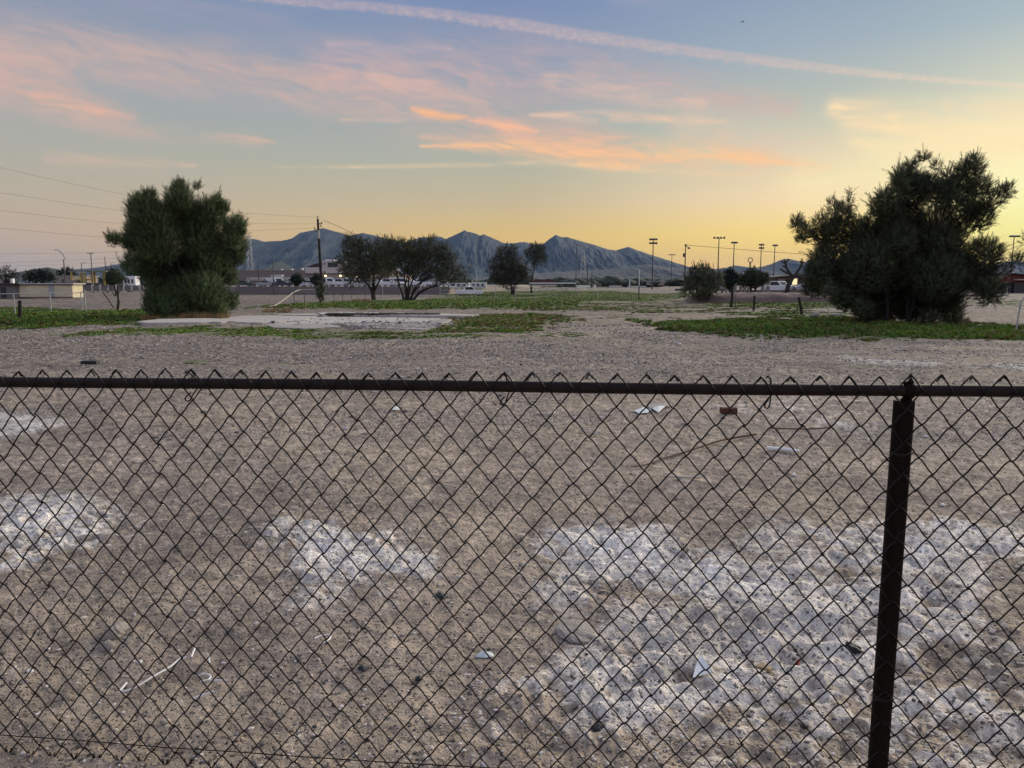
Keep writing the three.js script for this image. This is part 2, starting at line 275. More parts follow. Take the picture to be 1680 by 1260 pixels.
function cover(x, z) {                        // what the ground is at a point
  const d = Math.hypot(x, z);
  const w = (fbm(x * 1.1 + 3, z * 1.1, 4) - 0.5) * 4.2;
  let salt = d < 30 ? sumOf(saltAreas, x, z, w) : 0;
  const white = salt > 0 ? sumOf(whiteAreas, x, z, w) : 0;
  const gravel = d < 40 ? sumOf(gravelAreas, x, z, w) : 0, dark = d < 12 ? sumOf(darkAreas, x, z, w) : 0, warm = d < 25 ? sumOf(warmAreas, x, z, w) : 0;
  let green = 0, tone = 0; if (d > 6) for (const g of greenAreas) { const m = inside(g[0], x + w * g[2] * 0.8, z + w * g[2] * 1.1, g[2] * 1.7) * g[1]; if (m > green) { green = m; tone = g[4]; } }
  return { salt, white, gravel, dark, warm, green, tone, d };
}
// small relief: trodden lumps in the salty crust, ripples and clods elsewhere
const billow = (x, z) => 1 - Math.abs(2 * vn(x, z) - 1);
function relief(x, z, salt, d) {
  const fade = 1 - sstep(5, 14, d);
  let h = (fbm(x * 0.5, z * 0.5, 3) - 0.5) * 0.10 * sstep(1, 4, d) + (fbm(x * 2.1 + 7, z * 2.1, 3) - 0.5) * 0.035;
  const wv = fbm(x * 3.1, z * 3.1, 3) * 1.6, lump = (1 - billow(x * 4.4 + wv, z * 4.4 - wv)) * 0.30 + billow(x * 5.6 + 3 - wv, z * 5.6 + wv) * 0.26 + billow(x * 12 + 5 + wv, z * 12) * 0.22 + vn(x * 27, z * 27 + wv) * 0.14 + vn(x * 58, z * 58) * 0.08;
  h += salt * (lump - 0.45) * 0.135 * (0.35 + 0.65 * fade) + salt * 0.012;
  h += (vn(x * 14, z * 14) - 0.5) * 0.012 + (fade > 0 ? (vn(x * 38, z * 38) - 0.5) * 0.007 * fade : 0);
  return [h, lump];
}
const groundY = (x, z) => { const c = cover(x, z); return macro(x, z) + relief(x, z, Math.max(c.salt, 0.16), c.d)[0]; };
const onGround = (px, py, up = 0) => { const g = G(px, py); g.y = groundY(g.x, g.z) + up; return g; };
const groundMat = new THREE.MeshStandardMaterial({ roughness: 0.97, vertexColors: true });
{
  const ang = []; for (let a = -180; a < -46; a += 4) ang.push(a); for (let a = -46; a < 46; a += 0.135) ang.push(a); for (let a = 46; a <= 180.01; a += 4) ang.push(a); ang[ang.length - 1] = 180;
  const rad = [0.35]; while (rad[rad.length - 1] < 15000) { const r = rad[rad.length - 1]; rad.push(r * (r < 1.6 ? 1.05 : r < 9 ? 1.0058 : r < 60 ? 1.0085 : r < 300 ? 1.025 : 1.12)); }
  const nA = ang.length, nR = rad.length, pos = new Float32Array(nA * nR * 3), col = new Float32Array(nA * nR * 3), uv = new Float32Array(nA * nR * 2), idx = new Uint32Array((nA - 1) * (nR - 1) * 6);
  const dirt = [0.425, 0.338, 0.252], path = [0.500, 0.395, 0.282], gravel = [0.275, 0.222, 0.186], crust = [0.92, 0.86, 0.78], crust2 = [0.79, 0.715, 0.625], damp = [0.225, 0.175, 0.135], far = [0.265, 0.208, 0.160], under = [[0.105, 0.150, 0.035], [0.16, 0.155, 0.055], [0.125, 0.170, 0.045]];  // far dirt darkened: self-shading that the flat ground lacks, put into its colour
  for (let i = 0; i < nR; i++) for (let j = 0; j < nA; j++) {
    const a = ang[j] * Math.PI / 180, r = rad[i], x = r * Math.sin(a), z = -r * Math.cos(a), k = i * nA + j;
    const c = cover(x, z), [h, lump] = relief(x, z, Math.max(c.salt, 0.16), r);
    pos[k * 3] = x; pos[k * 3 + 1] = macro(x, z) + h * (1 - sstep(60, 200, r)); pos[k * 3 + 2] = z; uv[k * 2] = x / 3; uv[k * 2 + 1] = z / 3;
    const n1 = fbm(x * 0.9 + 30, z * 0.9, 5, 0.6), n2 = fbm(x * 6 + 3, z * 6 + 8, 4, 0.65), n3 = fbm(x * 0.13 + 8, z * 0.2 + 3, 4);
    let g = sstep(0.40, 0.62, n1) * 0.5; g = Math.max(g, c.gravel * sstep(0.22, 0.5, n2));
    const n4 = fbm(x * 16 + 1, z * 16 + 4, 3, 0.6), s = sstep(0.36, 0.60, c.salt * (0.45 + 0.95 * lump) * (0.55 + 0.9 * n2) + ((n1 - 0.5) * 1.1 + (n4 - 0.5) * 0.95) * (c.salt > 0.04 ? 1 : 0)) * Math.min(1, c.salt * 1.25) * 0.9;
    const w = c.warm * sstep(0.2, 0.6, n1 * 0.6 + n2 * 0.4), dk = c.dark * sstep(0.25, 0.55, n2);
    const gr = 0.85 * c.green * sstep(0.15, 0.6, c.green * 0.6 + (n2 - 0.5) * 1.1 + (n1 - 0.5) * 1.0);
    const hs = h2(i * 7 + 3, j * 13 + 1), hs2 = h2((i >> 1) * 5 + 9, (j >> 1) * 3 + 4), sp0 = (hs - 0.5) * 0.42 + (hs2 - 0.5) * 0.5 + (hs > 0.975 ? 0.7 : hs < 0.06 ? -0.45 : 0), speck = 1 + sp0 * sstep(2.2, 6, r) * (0.75 + 0.5 * c.gravel);
    const wm = sstep(0.34, 0.72, c.white * 0.75 + (n1 - 0.5) * 0.9 + (n4 - 0.5) * 0.7 + (lump - 0.5) * 0.35 + 0.12);
    for (let q = 0; q < 3; q++) {
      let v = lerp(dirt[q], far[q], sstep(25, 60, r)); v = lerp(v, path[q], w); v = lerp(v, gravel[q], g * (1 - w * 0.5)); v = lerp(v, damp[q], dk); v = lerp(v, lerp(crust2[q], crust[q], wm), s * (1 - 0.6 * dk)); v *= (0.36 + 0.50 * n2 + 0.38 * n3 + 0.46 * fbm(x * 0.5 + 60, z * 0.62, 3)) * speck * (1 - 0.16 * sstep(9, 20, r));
      v = lerp(v, under[c.tone][q] * (0.7 + 0.6 * n2), gr);
      if (r > 400) v = lerp(v, [0.16, 0.15, 0.12][q], sstep(400, 900, r));
      col[k * 3 + q] = v;
    }
  }
  let o = 0; for (let i = 0; i < nR - 1; i++) for (let j = 0; j < nA - 1; j++) { const a = i * nA + j, b = a + 1, c = a + nA, d = c + 1; idx[o++] = a; idx[o++] = b; idx[o++] = c; idx[o++] = b; idx[o++] = d; idx[o++] = c; }
  const g = new THREE.BufferGeometry(); g.setAttribute('position', new THREE.BufferAttribute(pos, 3)); g.setAttribute('color', new THREE.BufferAttribute(col, 3)); g.setAttribute('uv', new THREE.BufferAttribute(uv, 2)); g.setIndex(new THREE.BufferAttribute(idx, 1)); g.computeVertexNormals();
  // grit: a 3 m tile of grains, flecks of straw and fine dust, as colour and as height
  const N = 2048, hgt = new Float32Array(N * N), tone = new Float32Array(N * N);
  for (let y = 0; y < N; y++) for (let x = 0; x < N; x++) { const u = x / N, v = y / N; const f = 0.30 * wrapn(u, v, 24, 1) + 0.26 * wrapn(u, v, 90, 2) + 0.22 * wrapn(u, v, 300, 3) + 0.22 * wrapn(u, v, 820, 4); hgt[y * N + x] = f * 0.5; tone[y * N + x] = 0.22 + 1.16 * f; }
  reseed(77);
  for (let i = 0; i < 44000; i++) {
    const cx = rnd() * N, cy = rnd() * N, r = 0.9 + 5.2 * Math.pow(rnd(), 4), dk = rnd(), lv = dk < 0.42 ? rr(0.2, 0.55) : dk < 0.76 ? rr(0.7, 0.98) : rr(1.05, 1.35), e = rr(0.6, 1), ca = Math.cos(rnd() * 6), sa = Math.sqrt(1 - ca * ca);
    for (let y = -Math.ceil(r); y <= r; y++) for (let x = -Math.ceil(r); x <= r; x++) { const px = x * ca + y * sa, py = (y * ca - x * sa) / e, q = (px * px + py * py) / (r * r); if (q > 1) continue; const k = (((cy + y) & (N - 1)) * N + ((cx + x) & (N - 1))); hgt[k] = Math.max(hgt[k], 0.35 + 0.12 * r * Math.sqrt(1 - q)); tone[k] = lv * (0.9 + 0.15 * Math.sqrt(1 - q)); }
  }
  for (let i = 0; i < 2600; i++) { let x = rnd() * N, y = rnd() * N; const a = rnd() * 6.3, l = rr(4, 26), lv = rnd() < 0.6 ? rr(1.0, 1.35) : rr(0.35, 0.6); for (let s = 0; s < l; s += 0.6) { const k = (((y + Math.sin(a) * s) & (N - 1)) * N + ((x + Math.cos(a) * s) & (N - 1))); tone[k] = lv; hgt[k] += 0.2; } }
  const dc = new Uint8Array(N * N * 4), dh = new Uint8Array(N * N * 4);
  for (let k = 0; k < N * N; k++) { const t = clamp(tone[k] / 1.35); dc[k * 4] = t * 255; dc[k * 4 + 1] = t * 253; dc[k * 4 + 2] = t * 250; dc[k * 4 + 3] = 255; const v = clamp(hgt[k]) * 255; dh[k * 4] = dh[k * 4 + 1] = dh[k * 4 + 2] = v; dh[k * 4 + 3] = 255; }
  const tex = (d) => { const t = new THREE.DataTexture(d, N, N); t.wrapS = t.wrapT = THREE.RepeatWrapping; t.magFilter = t.minFilter = THREE.LinearFilter; t.needsUpdate = true; return t; };
  groundMat.map = tex(dc); groundMat.bumpMap = tex(dh); groundMat.bumpScale = 0.019; groundMat.color.setScalar(1.55);
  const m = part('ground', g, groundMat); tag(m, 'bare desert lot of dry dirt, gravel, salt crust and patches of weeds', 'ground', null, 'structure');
}

// ---------------------------------------------------------------- the chain link fence in front of the camera
const dull = (r, g, b, q, k, x) => new THREE.MeshPhysicalMaterial({ color: new THREE.Color().setRGB(r, g, b), roughness: q, specularIntensity: k, side: THREE.DoubleSide, ...x });
const pipeMat = dull(0.020, 0.0115, 0.0085, 0.6, 0.45, { bumpMap: rustBump, bumpScale: 0.0004 });
const postMat = dull(0.010, 0.0055, 0.004, 0.7, 0.25, { bumpMap: rustBump, bumpScale: 0.0005 });
const wireMat = dull(0.014, 0.009, 0.008, 0.6, 0.5);
const tieMat = mat(0.028, 0.022, 0.021, 0.55, { metalness: 0.3 });
{
  reseed(5);
  const D0 = 2.22, fence = thing('chain_link_fence', 'rusty dark chain link fence with top rail and post across the foreground', 'fence', [0, 0, -D0], -0.1047);
  const railY = (s) => 1.309 + 0.0048 * s, W = 0.083, H = 0.0966, N = 28, topY = 0.043, S0 = -3.3, S1 = 4.35;
  const rail = part('top_rail', tube(Array.from({ length: 41 }, (_, i) => { const s = lerp(S0 - 0.1, S1 + 0.1, i / 40); return V(s, railY(s) - 0.0015 * Math.sin(s * 3), 0); }), 0.0172, 20), pipeMat, fence);
  // picket wires: each zigzags between two columns of knots, its neighbours hooked through it
  const picket = (dir, v) => {
    const p = [], half = W / 2, f = 0.036; reseed(900 + v * 7 + (dir > 0 ? 1 : 0));
    const cr = Array.from({ length: N + 1 }, (_, i) => [(i % 2 ? half : 0) * dir + (i && i < N ? rr(-0.0016, 0.0016) : 0), topY - i * H / 2 + (i && i < N ? rr(-0.0016, 0.0016) : 0)]);
    const tail = 0.012 + 0.022 * rnd();
    // the upper end folds back over its neighbour, the lower end likewise
    const e0 = [cr[0][0] - dir * tail * 0.62, cr[0][1] - tail * 0.75];
    p.push(V(e0[0], e0[1], 0.0045), V(lerp(e0[0], cr[0][0], 0.8), lerp(e0[1], cr[0][1], 0.8) + 0.001, 0.005));
    for (let i = 0; i < N; i++) {
      const [ax, ay] = cr[i], [bx, by] = cr[i + 1], right = bx > ax ? 1 : -1, z = right * dir > 0 ? 0.0034 : -0.0034, over = 0.0016;
      if (i === 0) p.push(V(ax, ay + 0.0012, 0.001)); else p.push(V(ax - right * over, ay, 0));
      for (const t of [0.06, 0.16, 0.34, 0.52, 0.7, 0.86, 0.95]) { const bow = Math.sin(t * Math.PI * 2) * 0.0012 + (t - t * t) * 0.0052; p.push(V(lerp(ax, bx, t) + bow * right * 0.6, lerp(ay, by, t) + bow * 0.75, z * (t < 0.1 || t > 0.9 ? 0.72 : 1))); }
    }
    const [lx, ly] = cr[N]; p.push(V(lx, ly - 0.002, 0), V(lx + dir * 0.008 * (N % 2 ? 1 : -1), ly + 0.012, -0.004), V(lx + dir * 0.012 * (N % 2 ? 1 : -1), ly + 0.022, -0.005));
    return tube(p, 0.0023, 6);
  };
  const geos = [1, -1].map((dir) => Array.from({ length: 6 }, (_, v) => picket(dir, v)));
  let k = 0;
  for (let s = 0.063 - 40 * W; s < S1; s += W, k++) for (const dir of [1, -1]) {
    const m = part('picket_wire', geos[dir > 0 ? 0 : 1][Math.floor(rnd() * 6)], wireMat, fence);
    m.position.set(s + rr(-0.0022, 0.0022) + 0.004 * Math.sin(s * 4.1), railY(s) + rr(-0.003, 0.003) + 0.004 * Math.sin(s * 5.3 + 1), 0.0172 + 0.0052); m.rotation.z = 0.004 * Math.sin(s * 2.7 + 2) + rr(-0.001, 0.001); m.rotation.x = 0.012 * Math.sin(s * 1.7); m.rotation.y = rr(-0.002, 0.002);
  }
  part('tension_wire', tube(Array.from({ length: 30 }, (_, i) => { const s = lerp(S0, S1, i / 29); return V(s, 0.056 + 0.004 * Math.sin(s * 2.1) + 0.0024 * s, 0.016 + 0.002 * Math.sin(s * 9)); }), 0.0019, 6), wireMat, fence);
  // post, the rail cap it carries, and the ties
  const ps = 1.143, py = railY(ps);
  const post = part('post', [cyl(0.0285, 0.0285, py - 0.031 + 0.3, ps, -0.3, -0.0135, 28), new THREE.TorusGeometry(0.0272, 0.0016, 8, 28).rotateX(Math.PI / 2).translate(ps, py - 0.032, -0.0135)], postMat, fence);
  part('post', cyl(0.0285, 0.0285, railY(4.19) - 0.031 + 0.3, 4.19, -0.3, -0.0135, 28), postMat, fence);
  const ring = new THREE.LatheGeometry([[0.0178, -0.013], [0.0228, -0.011], [0.0236, 0], [0.0228, 0.011], [0.0178, 0.013]].map(([a, b]) => new THREE.Vector2(a, b)), 24).rotateZ(Math.PI / 2).translate(ps + 0.004, py, 0);
  part('rail_cap', [ring, tube([V(ps + 0.004, py - 0.018, 0), V(ps + 0.003, py - 0.03, -0.006), V(ps, py - 0.05, -0.0135)], (t) => lerp(0.011, 0.02, t), 12)], postMat, post);
  part('cap_pin', [new THREE.LatheGeometry([[0, 0], [0.0085, 0.001], [0.0085, 0.006], [0.004, 0.009], [0.0035, 0.016], [0.0055, 0.021], [0.0048, 0.027], [0, 0.03]].map(([a, b]) => new THREE.Vector2(a, b)), 12).translate(ps + 0.006, py + 0.021, 0.004), new THREE.SphereGeometry(0.0058, 10, 8).translate(ps - 0.009, py + 0.0225, 0.006)], postMat, post);
  for (const s of [-1.03, -0.028, 0.746]) {
    const c = railY(s), q = [];
    q.push(V(s - 0.004, c + 0.036, 0.021), V(s + 0.003, c + 0.041, 0.02), V(s + 0.011, c + 0.032, 0.012), V(s + 0.017, c + 0.02, 0.0), V(s + 0.019, c + 0.003, -0.0192), V(s + 0.018, c - 0.016, -0.008), V(s + 0.015, c - 0.03, 0.01), V(s + 0.006, c - 0.052, 0.024), V(s - 0.004, c - 0.049, 0.027), V(s - 0.003, c - 0.04, 0.026), V(s + 0.008, c - 0.028, 0.014));
    const q2 = [V(s - 0.002, c + 0.039, 0.022), V(s + 0.008, c + 0.037, 0.018), V(s + 0.013, c + 0.022, 0.009), V(s + 0.008, c + 0.014, 0.016)];
    part('wire_tie', [tube(bend(q, 50), 0.0024, 6), tube(bend(q2, 16), 0.0022, 6)], tieMat, fence);
  }
  for (const y of [1.13, 0.37]) {
    const q = []; for (let i = 0; i <= 14; i++) { const a = -0.6 - i / 14 * Math.PI * 1.35; q.push(V(ps + Math.cos(a) * 0.031, y + 0.004 * Math.sin(i), 0.002 + Math.sin(a) * -0.031 - 0.012)); }
    q.push(V(ps + 0.05, y - 0.004, 0.024), V(ps + 0.055, y - 0.008, 0.021)); q.unshift(V(ps - 0.04, y + 0.004, 0.024));
    part('wire_tie', tube(bend(q, 40), 0.0016, 6), tieMat, fence);
  }
}

// ---------------------------------------------------------------- stones, straw and grit lying loose near the fence
function scatter(name, label, category, geos, material, n, place, kind = 'stuff') {
  const per = geos.map(() => []);
  for (let i = 0; i < n; i++) { const r = place(i); if (r) per[Math.floor(rnd() * geos.length)].push(r); }
  const roots = []; const M = new THREE.Matrix4(), Q = new THREE.Quaternion(), E = new THREE.Euler();
  per.forEach((list, gi) => {
    if (!list.length) return;
    const m = new THREE.InstancedMesh(geos[gi], material, list.length);
    list.forEach((r, i) => { M.compose(V(r.x, r.y, r.z), Q.setFromEuler(E.set(r.rx || 0, r.ry || 0, r.rz || 0)), V(r.sx, r.sy, r.sz)); m.setMatrixAt(i, M); m.setColorAt(i, new THREE.Color().setRGB(...r.c)); });
    m.name = name; m.castShadow = m.receiveShadow = true; roots.push(m);
  });
  return roots;
}
function stoneGeo(seed, n = 1) { if (n > 3) { const g = new THREE.IcosahedronGeometry(1, 12), p = g.attributes.position; for (let i = 0; i < p.count; i++) { const x = p.getX(i), y = p.getY(i), z = p.getZ(i), k = 0.62 + 0.5 * fbm(x * 1.5 + seed * 9, y * 1.5 + z * 1.9 + seed, 3) + 0.22 * fbm(x * 6 + seed, z * 6 + y * 5, 3); p.setXYZ(i, x * k, y * k, z * k); } return toCreasedNormals(g, 0.9); } const g = new THREE.IcosahedronGeometry(1, n), p = g.attributes.position; for (let i = 0; i < p.count; i++) { const x = p.getX(i), y = p.getY(i), z = p.getZ(i), k = 0.72 + 0.5 * fbm(x * 1.3 + seed * 9, y * 1.3 + z * 1.7 + seed, 3); p.setXYZ(i, x * k, y * k * 0.75, z * k); } return toCreasedNormals(g, 0.6); }
const stones = [1, 2, 3, 4].map((s) => stoneGeo(s, 1));
const whiteMat = mat(1, 1, 1, 0.95);
const asStuff = (name, label, category, list) => { const t = thing(name, label, category); t.userData.kind = 'stuff'; for (const m of list) t.add(m); return t; };
{
  reseed(31);
  asStuff('pebbles', 'small loose pebbles and clods lying over the bare dirt', 'pebbles', scatter('pebble', '', '', stones, whiteMat, 70000, () => {
    const d = 1.7 * Math.pow(16, rnd()), a = rr(-0.72, 0.72), x = d * Math.tan(a) , z = -d; const c = cover(x, z), r = Math.pow(rnd(), 3);
    if (rnd() > 0.35 + c.gravel * 0.6 + c.salt * 0.25) return null;
    const s = lerp(0.0018, 0.0115, r) * (1 + 0.1 * Math.max(0, d - 4)) * 0.8, q = c.salt > 0.25 ? 0.22 + 0.78 * rnd() : rnd(), v = q < 0.34 ? rr(0.06, 0.18) : q < 0.6 ? rr(0.25, 0.45) : rr(0.55, 0.85);
    return { x, y: groundY(x, z) + s * 0.2, z, sx: s * rr(0.8, 1.4), sy: s * rr(0.5, 0.9), sz: s, ry: rnd() * 6, rx: rr(-0.3, 0.3), c: [v, v * rr(0.84, 0.94), v * rr(0.7, 0.88)] };
  }));
  asStuff('crust_clods', 'broken pale clods of chalky crust lying over the white patches', 'clods', scatter('crust_clod', '', '', [0, 1, 2, 3].map((k) => stoneGeo(k + 20, 0)), whiteMat, 30000, () => {
    const d = 1.8 * Math.pow(4.2, rnd()), a = rr(-0.74, 0.74), x = d * Math.tan(a), z = -d, c = cover(x, z); if (rnd() > c.salt * 0.7 * sstep(0.35, 0.65, fbm(x * 2.2, z * 2.2, 3))) return null;
    const w = c.white * rr(0.3, 1), s = (0.0025 + 0.012 * Math.pow(rnd(), 4)) * (0.8 + 0.06 * d), q = rr(0.8, 1.08), L = (u, v) => lerp(u, v, w) * q;
    return { x, y: groundY(x, z) + s * 0.12, z, sx: s * rr(1, 1.8), sy: s * rr(0.45, 0.9), sz: s * rr(0.8, 1.3), ry: rnd() * 6, rx: rr(-0.4, 0.4), rz: rr(-0.3, 0.3), c: [L(0.66, 0.88), L(0.58, 0.83), L(0.49, 0.76)] };
  }));
  asStuff('gravel', 'loose light and dark gravel scattered over the lot between the fence and the weeds', 'gravel', scatter('gravel_stone', '', '', stones, whiteMat, 95000, () => {
    const d = 7.5 * Math.pow(4, rnd()), a = rr(-0.74, 0.74), x = d * Math.tan(a), z = -d, c = cover(x, z), cl = fbm(x * 0.5 + 9, z * 1.4, 4);
    if (rnd() > 0.1 + sstep(0.46, 0.62, cl) * 0.85 + c.gravel * 0.4 || c.green > 0.3) return null;
    const s = d * 0.00062 * rr(0.7, 1.6) + (rnd() < 0.004 ? 0.02 : 0), q = rnd(), v = q < 0.5 ? rr(0.09, 0.22) : q < 0.78 ? rr(0.3, 0.45) : rr(0.55, 0.85);
    return { x, y: groundY(x, z) + s * 0.35, z, sx: s * rr(0.9, 1.6), sy: s * rr(0.6, 1), sz: s, ry: rnd() * 6, c: [v, v * rr(0.84, 0.93), v * rr(0.74, 0.88)] };
  }));
  const straw = new THREE.CylinderGeometry(0.5, 0.5, 1, 4).rotateZ(Math.PI / 2);
  asStuff('straw_debris', 'dry straw bits and broken stalks strewn over the dirt', 'straw', scatter('straw', '', '', [straw], whiteMat, 5200, () => {
    const d = 1.7 * Math.pow(9, rnd()), a = rr(-0.72, 0.72), x = d * Math.tan(a), z = -d, l = rr(0.008, 0.05), q = rnd(), v = q < 0.4 ? rr(0.05, 0.14) : rr(0.35, 0.62);
    return { x, y: groundY(x, z) + 0.004, z, sx: l, sy: rr(0.0012, 0.003), sz: rr(0.0012, 0.003), ry: rnd() * 6, rz: rr(-0.12, 0.12), c: [v, v * 0.9, v * 0.7] };
  }));
}
// ---------------------------------------------------------------- litter and single stones
const plastic = mat(0.90, 0.88, 0.84, 0.5), bone = mat(0.62, 0.56, 0.46, 0.6), woodM = mat(0.20, 0.13, 0.08, 0.9, { map: mottle });
const paperM = mat(0.72, 0.75, 0.78, 0.8), brickM = mat(0.115, 0.040, 0.025, 0.95, { bumpMap: rustBump, bumpScale: 0.003 }), darkM = mat(0.018, 0.018, 0.022, 0.6), pebbleM = mat(0.42, 0.35, 0.30, 0.95, { map: mottle });
const local = (pts, up = 0.024) => { const w = pts.map(([x, y, u]) => onGround(x, y, up + (u || 0))); const o = w[0].clone(); return [o, w.map((p) => p.clone().sub(o))]; };
function strip(name, label, category, pts, r, m, group, flat = false) {
  const [o, p] = local(pts); const t = part(name, tube(p.length > 2 ? bend(p, 24) : p, typeof r === 'function' ? r : r * 1.2, 7), m); t.position.copy(o); return tag(t, label, category, group);
}
strip('plastic_strip', 'long bent white plastic strip hooked at one end on the dirt, longest of the strips', 'plastic strip', [[208, 1122], [200, 1131], [197, 1136], [206, 1136], [222, 1131], [250, 1117], [280, 1099], [297, 1087], [307, 1085]], 0.0036, plastic);
strip('plastic_strip', 'short white plastic strip standing nearly upright just beyond the long bent strip', 'plastic strip', [[314, 1086], [321, 1067, 0.004]], 0.0035, plastic);
strip('plastic_strip', 'small white plastic strip above the curled strip, right of the long bent one', 'plastic strip', [[342, 1083], [345, 1097]], 0.0033, plastic);
strip('plastic_strip', 'curled white plastic strip shaped like a hook among the short strips', 'plastic strip', [[322, 1113], [338, 1111], [346, 1115], [342, 1121], [329, 1125]], 0.0030, plastic);
strip('plastic_strip', 'straight white plastic strip lying right of the curled strip, almost level', 'plastic strip', [[344, 1123], [374, 1125]], 0.0034, plastic);
strip('plastic_strip', 'straight white plastic strip lowest of the group, tilted up to the right', 'plastic strip', [[318, 1151], [352, 1143]], 0.0036, plastic);
strip('plastic_strip', 'white J shaped plastic strip lying alone on bare dirt mid foreground', 'plastic strip', [[516, 1057], [530, 1051], [540, 1050], [542, 1055], [537, 1061], [525, 1066]], 0.0036, plastic);
strip('white_stick', 'thin white stick lying level on the dirt beyond the fence', 'stick', [[952, 711], [984, 715]], 0.008, bone);
strip('plastic_pipe', 'short pale plastic pipe lying on dirt near the dead branch', 'pipe', [[1258, 737], [1285, 738], [1310, 742]], 0.017, plastic);
strip('dead_branch', 'long thin brown branch lying slanted across the dirt behind the fence', 'branch', [[1035, 769], [1056, 765], [1090, 751], [1130, 739], [1185, 722], [1240, 712]], (t) => 0.005 + 0.008 * t, woodM);
strip('steel_rod', 'thin rusty rod lying level at the end of the brown branch', 'rod', [[1262, 703], [1320, 703], [1364, 701]], 0.007, mat(0.14, 0.07, 0.05, 0.8));
strip('pale_twig', 'pale curved twig arching beside the foot of the fence post', 'twig', [[1420, 1166, 0], [1424, 1154, 0.01], [1435, 1145, 0.015], [1452, 1140, 0.004]], 0.0036, bone);
strip('straw_stalk', 'single yellow straw stalk leaning on the white crust', 'straw', [[1310, 1135, 0.01], [1319, 1155]], 0.0026, bone);
strip('white_stick', 'short white stick left of the fence post on stony dirt', 'stick', [[1434, 815], [1458, 821]], 0.006, bone);
strip('white_stick', 'white stick with a bent end seen just below the fence rail, on bare dirt', 'stick', [[880, 682], [905, 683], [910, 677, 0.03]], 0.012, bone);
strip('white_stick', 'grey white stick on the dirt under the broken branch pieces', 'stick', [[1090, 787], [1150, 786]], 0.009, bone);
function sheetOf(name, label, category, pts, m, up = 0.01, th = 0.002) {      // a thin scrap with its own corners
  const c = pts.reduce((a, p) => [a[0] + p[0] / pts.length, a[1] + p[1] / pts.length], [0, 0]), [o, w] = local([c, ...pts], up), q = w.slice(1), n = q.length, pos = [];
  for (let i = 0; i < n; i++) { const a = q[i], b = q[(i + 1) % n]; pos.push(0, 0.012, 0, a.x, a.y, a.z, b.x, b.y, b.z, 0, 0.012 - th, 0, b.x, b.y - th, b.z, a.x, a.y - th, a.z, a.x, a.y, a.z, a.x, a.y - th, a.z, b.x, b.y, b.z, b.x, b.y, b.z, a.x, a.y - th, a.z, b.x, b.y - th, b.z); }
  const g = new THREE.BufferGeometry(); g.setAttribute('position', new THREE.Float32BufferAttribute(pos, 3)); g.computeVertexNormals();
  const t = part(name, g, m); t.position.copy(o); return tag(t, label, category);
}
sheetOf('glass_shard', 'pale blue glass shard lying flat near the gravelly patch', 'shard', [[779, 1079], [790, 1071], [806, 1068], [811, 1072], [808, 1077], [795, 1081]], mat(0.50, 0.56, 0.60, 0.25), 0.008, 0.004);
sheetOf('paper_scrap', 'white crumpled paper triangle standing on the lumpy crust', 'paper', [[1136, 1128], [1141, 1108], [1149, 1094], [1158, 1106], [1167, 1124], [1150, 1124]], paperM, 0.012);
sheetOf('plastic_scrap', 'small white plastic scrap beyond the fence near a dark stain', 'plastic', [[644, 676], [646, 670], [654, 672], [656, 676]], plastic, 0.03);
sheetOf('red_scrap', 'tiny red scrap on the white crust', 'scrap', [[1304, 1091], [1309, 1083], [1312, 1086], [1311, 1091]], mat(0.5, 0.03, 0.015, 0.6), 0.01);
sheetOf('leaf_scrap', 'dark green leaf shaped scrap lying alone on the warm dirt', 'leaf', [[713, 977], [722, 974], [736, 979], [728, 983], [717, 981]], mat(0.02, 0.03, 0.026, 0.6), 0.006);
sheetOf('leaf_scrap', 'black leaf shaped scrap below the J shaped plastic strip', 'leaf', [[586, 1096], [594, 1092], [605, 1097], [598, 1101], [589, 1099]], darkM, 0.006);
sheetOf('paper_scrap', 'flat white paper scrap among weeds and trash beyond the fence', 'paper', [[1040, 676], [1056, 671], [1070, 672], [1062, 679], [1048, 680]], paperM, 0.02);
sheetOf('paper_scrap', 'cream paper scrap right of the flat white one, below the weed tuft', 'paper', [[1068, 672], [1082, 669], [1092, 671], [1080, 679]], plastic, 0.03);
sheetOf('cardboard_sheet', 'pale grey cardboard sheet lying behind the paper scraps', 'cardboard', [[1060, 668], [1098, 666], [1104, 670], [1066, 673]], mat(0.45, 0.42, 0.36, 0.9), 0.03);
sheetOf('bark_scrap', 'tan curled bark piece lying on the lumpy crust', 'bark', [[1236, 1102], [1252, 1098], [1268, 1101], [1262, 1109], [1246, 1108]], mat(0.36, 0.27, 0.17, 0.95), 0.014, 0.012);
{ // blocks and lumps
  const g = G(1195, 679); const b = part('brick', rbox(0.2, 0.075, 0.1, 0.006), brickM); b.position.set(g.x, groundY(g.x, g.z) + 0.045, g.z); b.rotation.y = 0.06; tag(b, 'single dark red brick lying on the dirt behind the fence', 'brick');
  const k = G(148, 597); const t = part('black_block', rbox(0.32, 0.07, 0.14, 0.012), darkM); t.position.set(k.x, groundY(k.x, k.z) + 0.03, k.z); tag(t, 'black flat block lying on gravel above the fence rail', 'block');
}
function rock(px, py, w, label, m = pebbleM, flat = 0.6, cat = 'rock', name = 'rock', group) { const g = onGround(px, py), d = -g.z, s = w * d / FPX / 2, t = part(name, stoneGeo(px * 0.37 + py, w > 20 ? 4 : 3), m); t.scale.set(s * 1.25, s * flat * 1.3, s); t.position.copy(g); t.position.y += s * flat * 0.25; t.rotation.y = px; return tag(t, label, cat, group); }
const chalkM = mat(0.50, 0.44, 0.37, 0.95, { map: mottle, bumpMap: rustBump, bumpScale: 0.004 });
rock(944, 1040, 66, 'broad pale half buried stone at the edge of the salt crust', chalkM, 0.22);
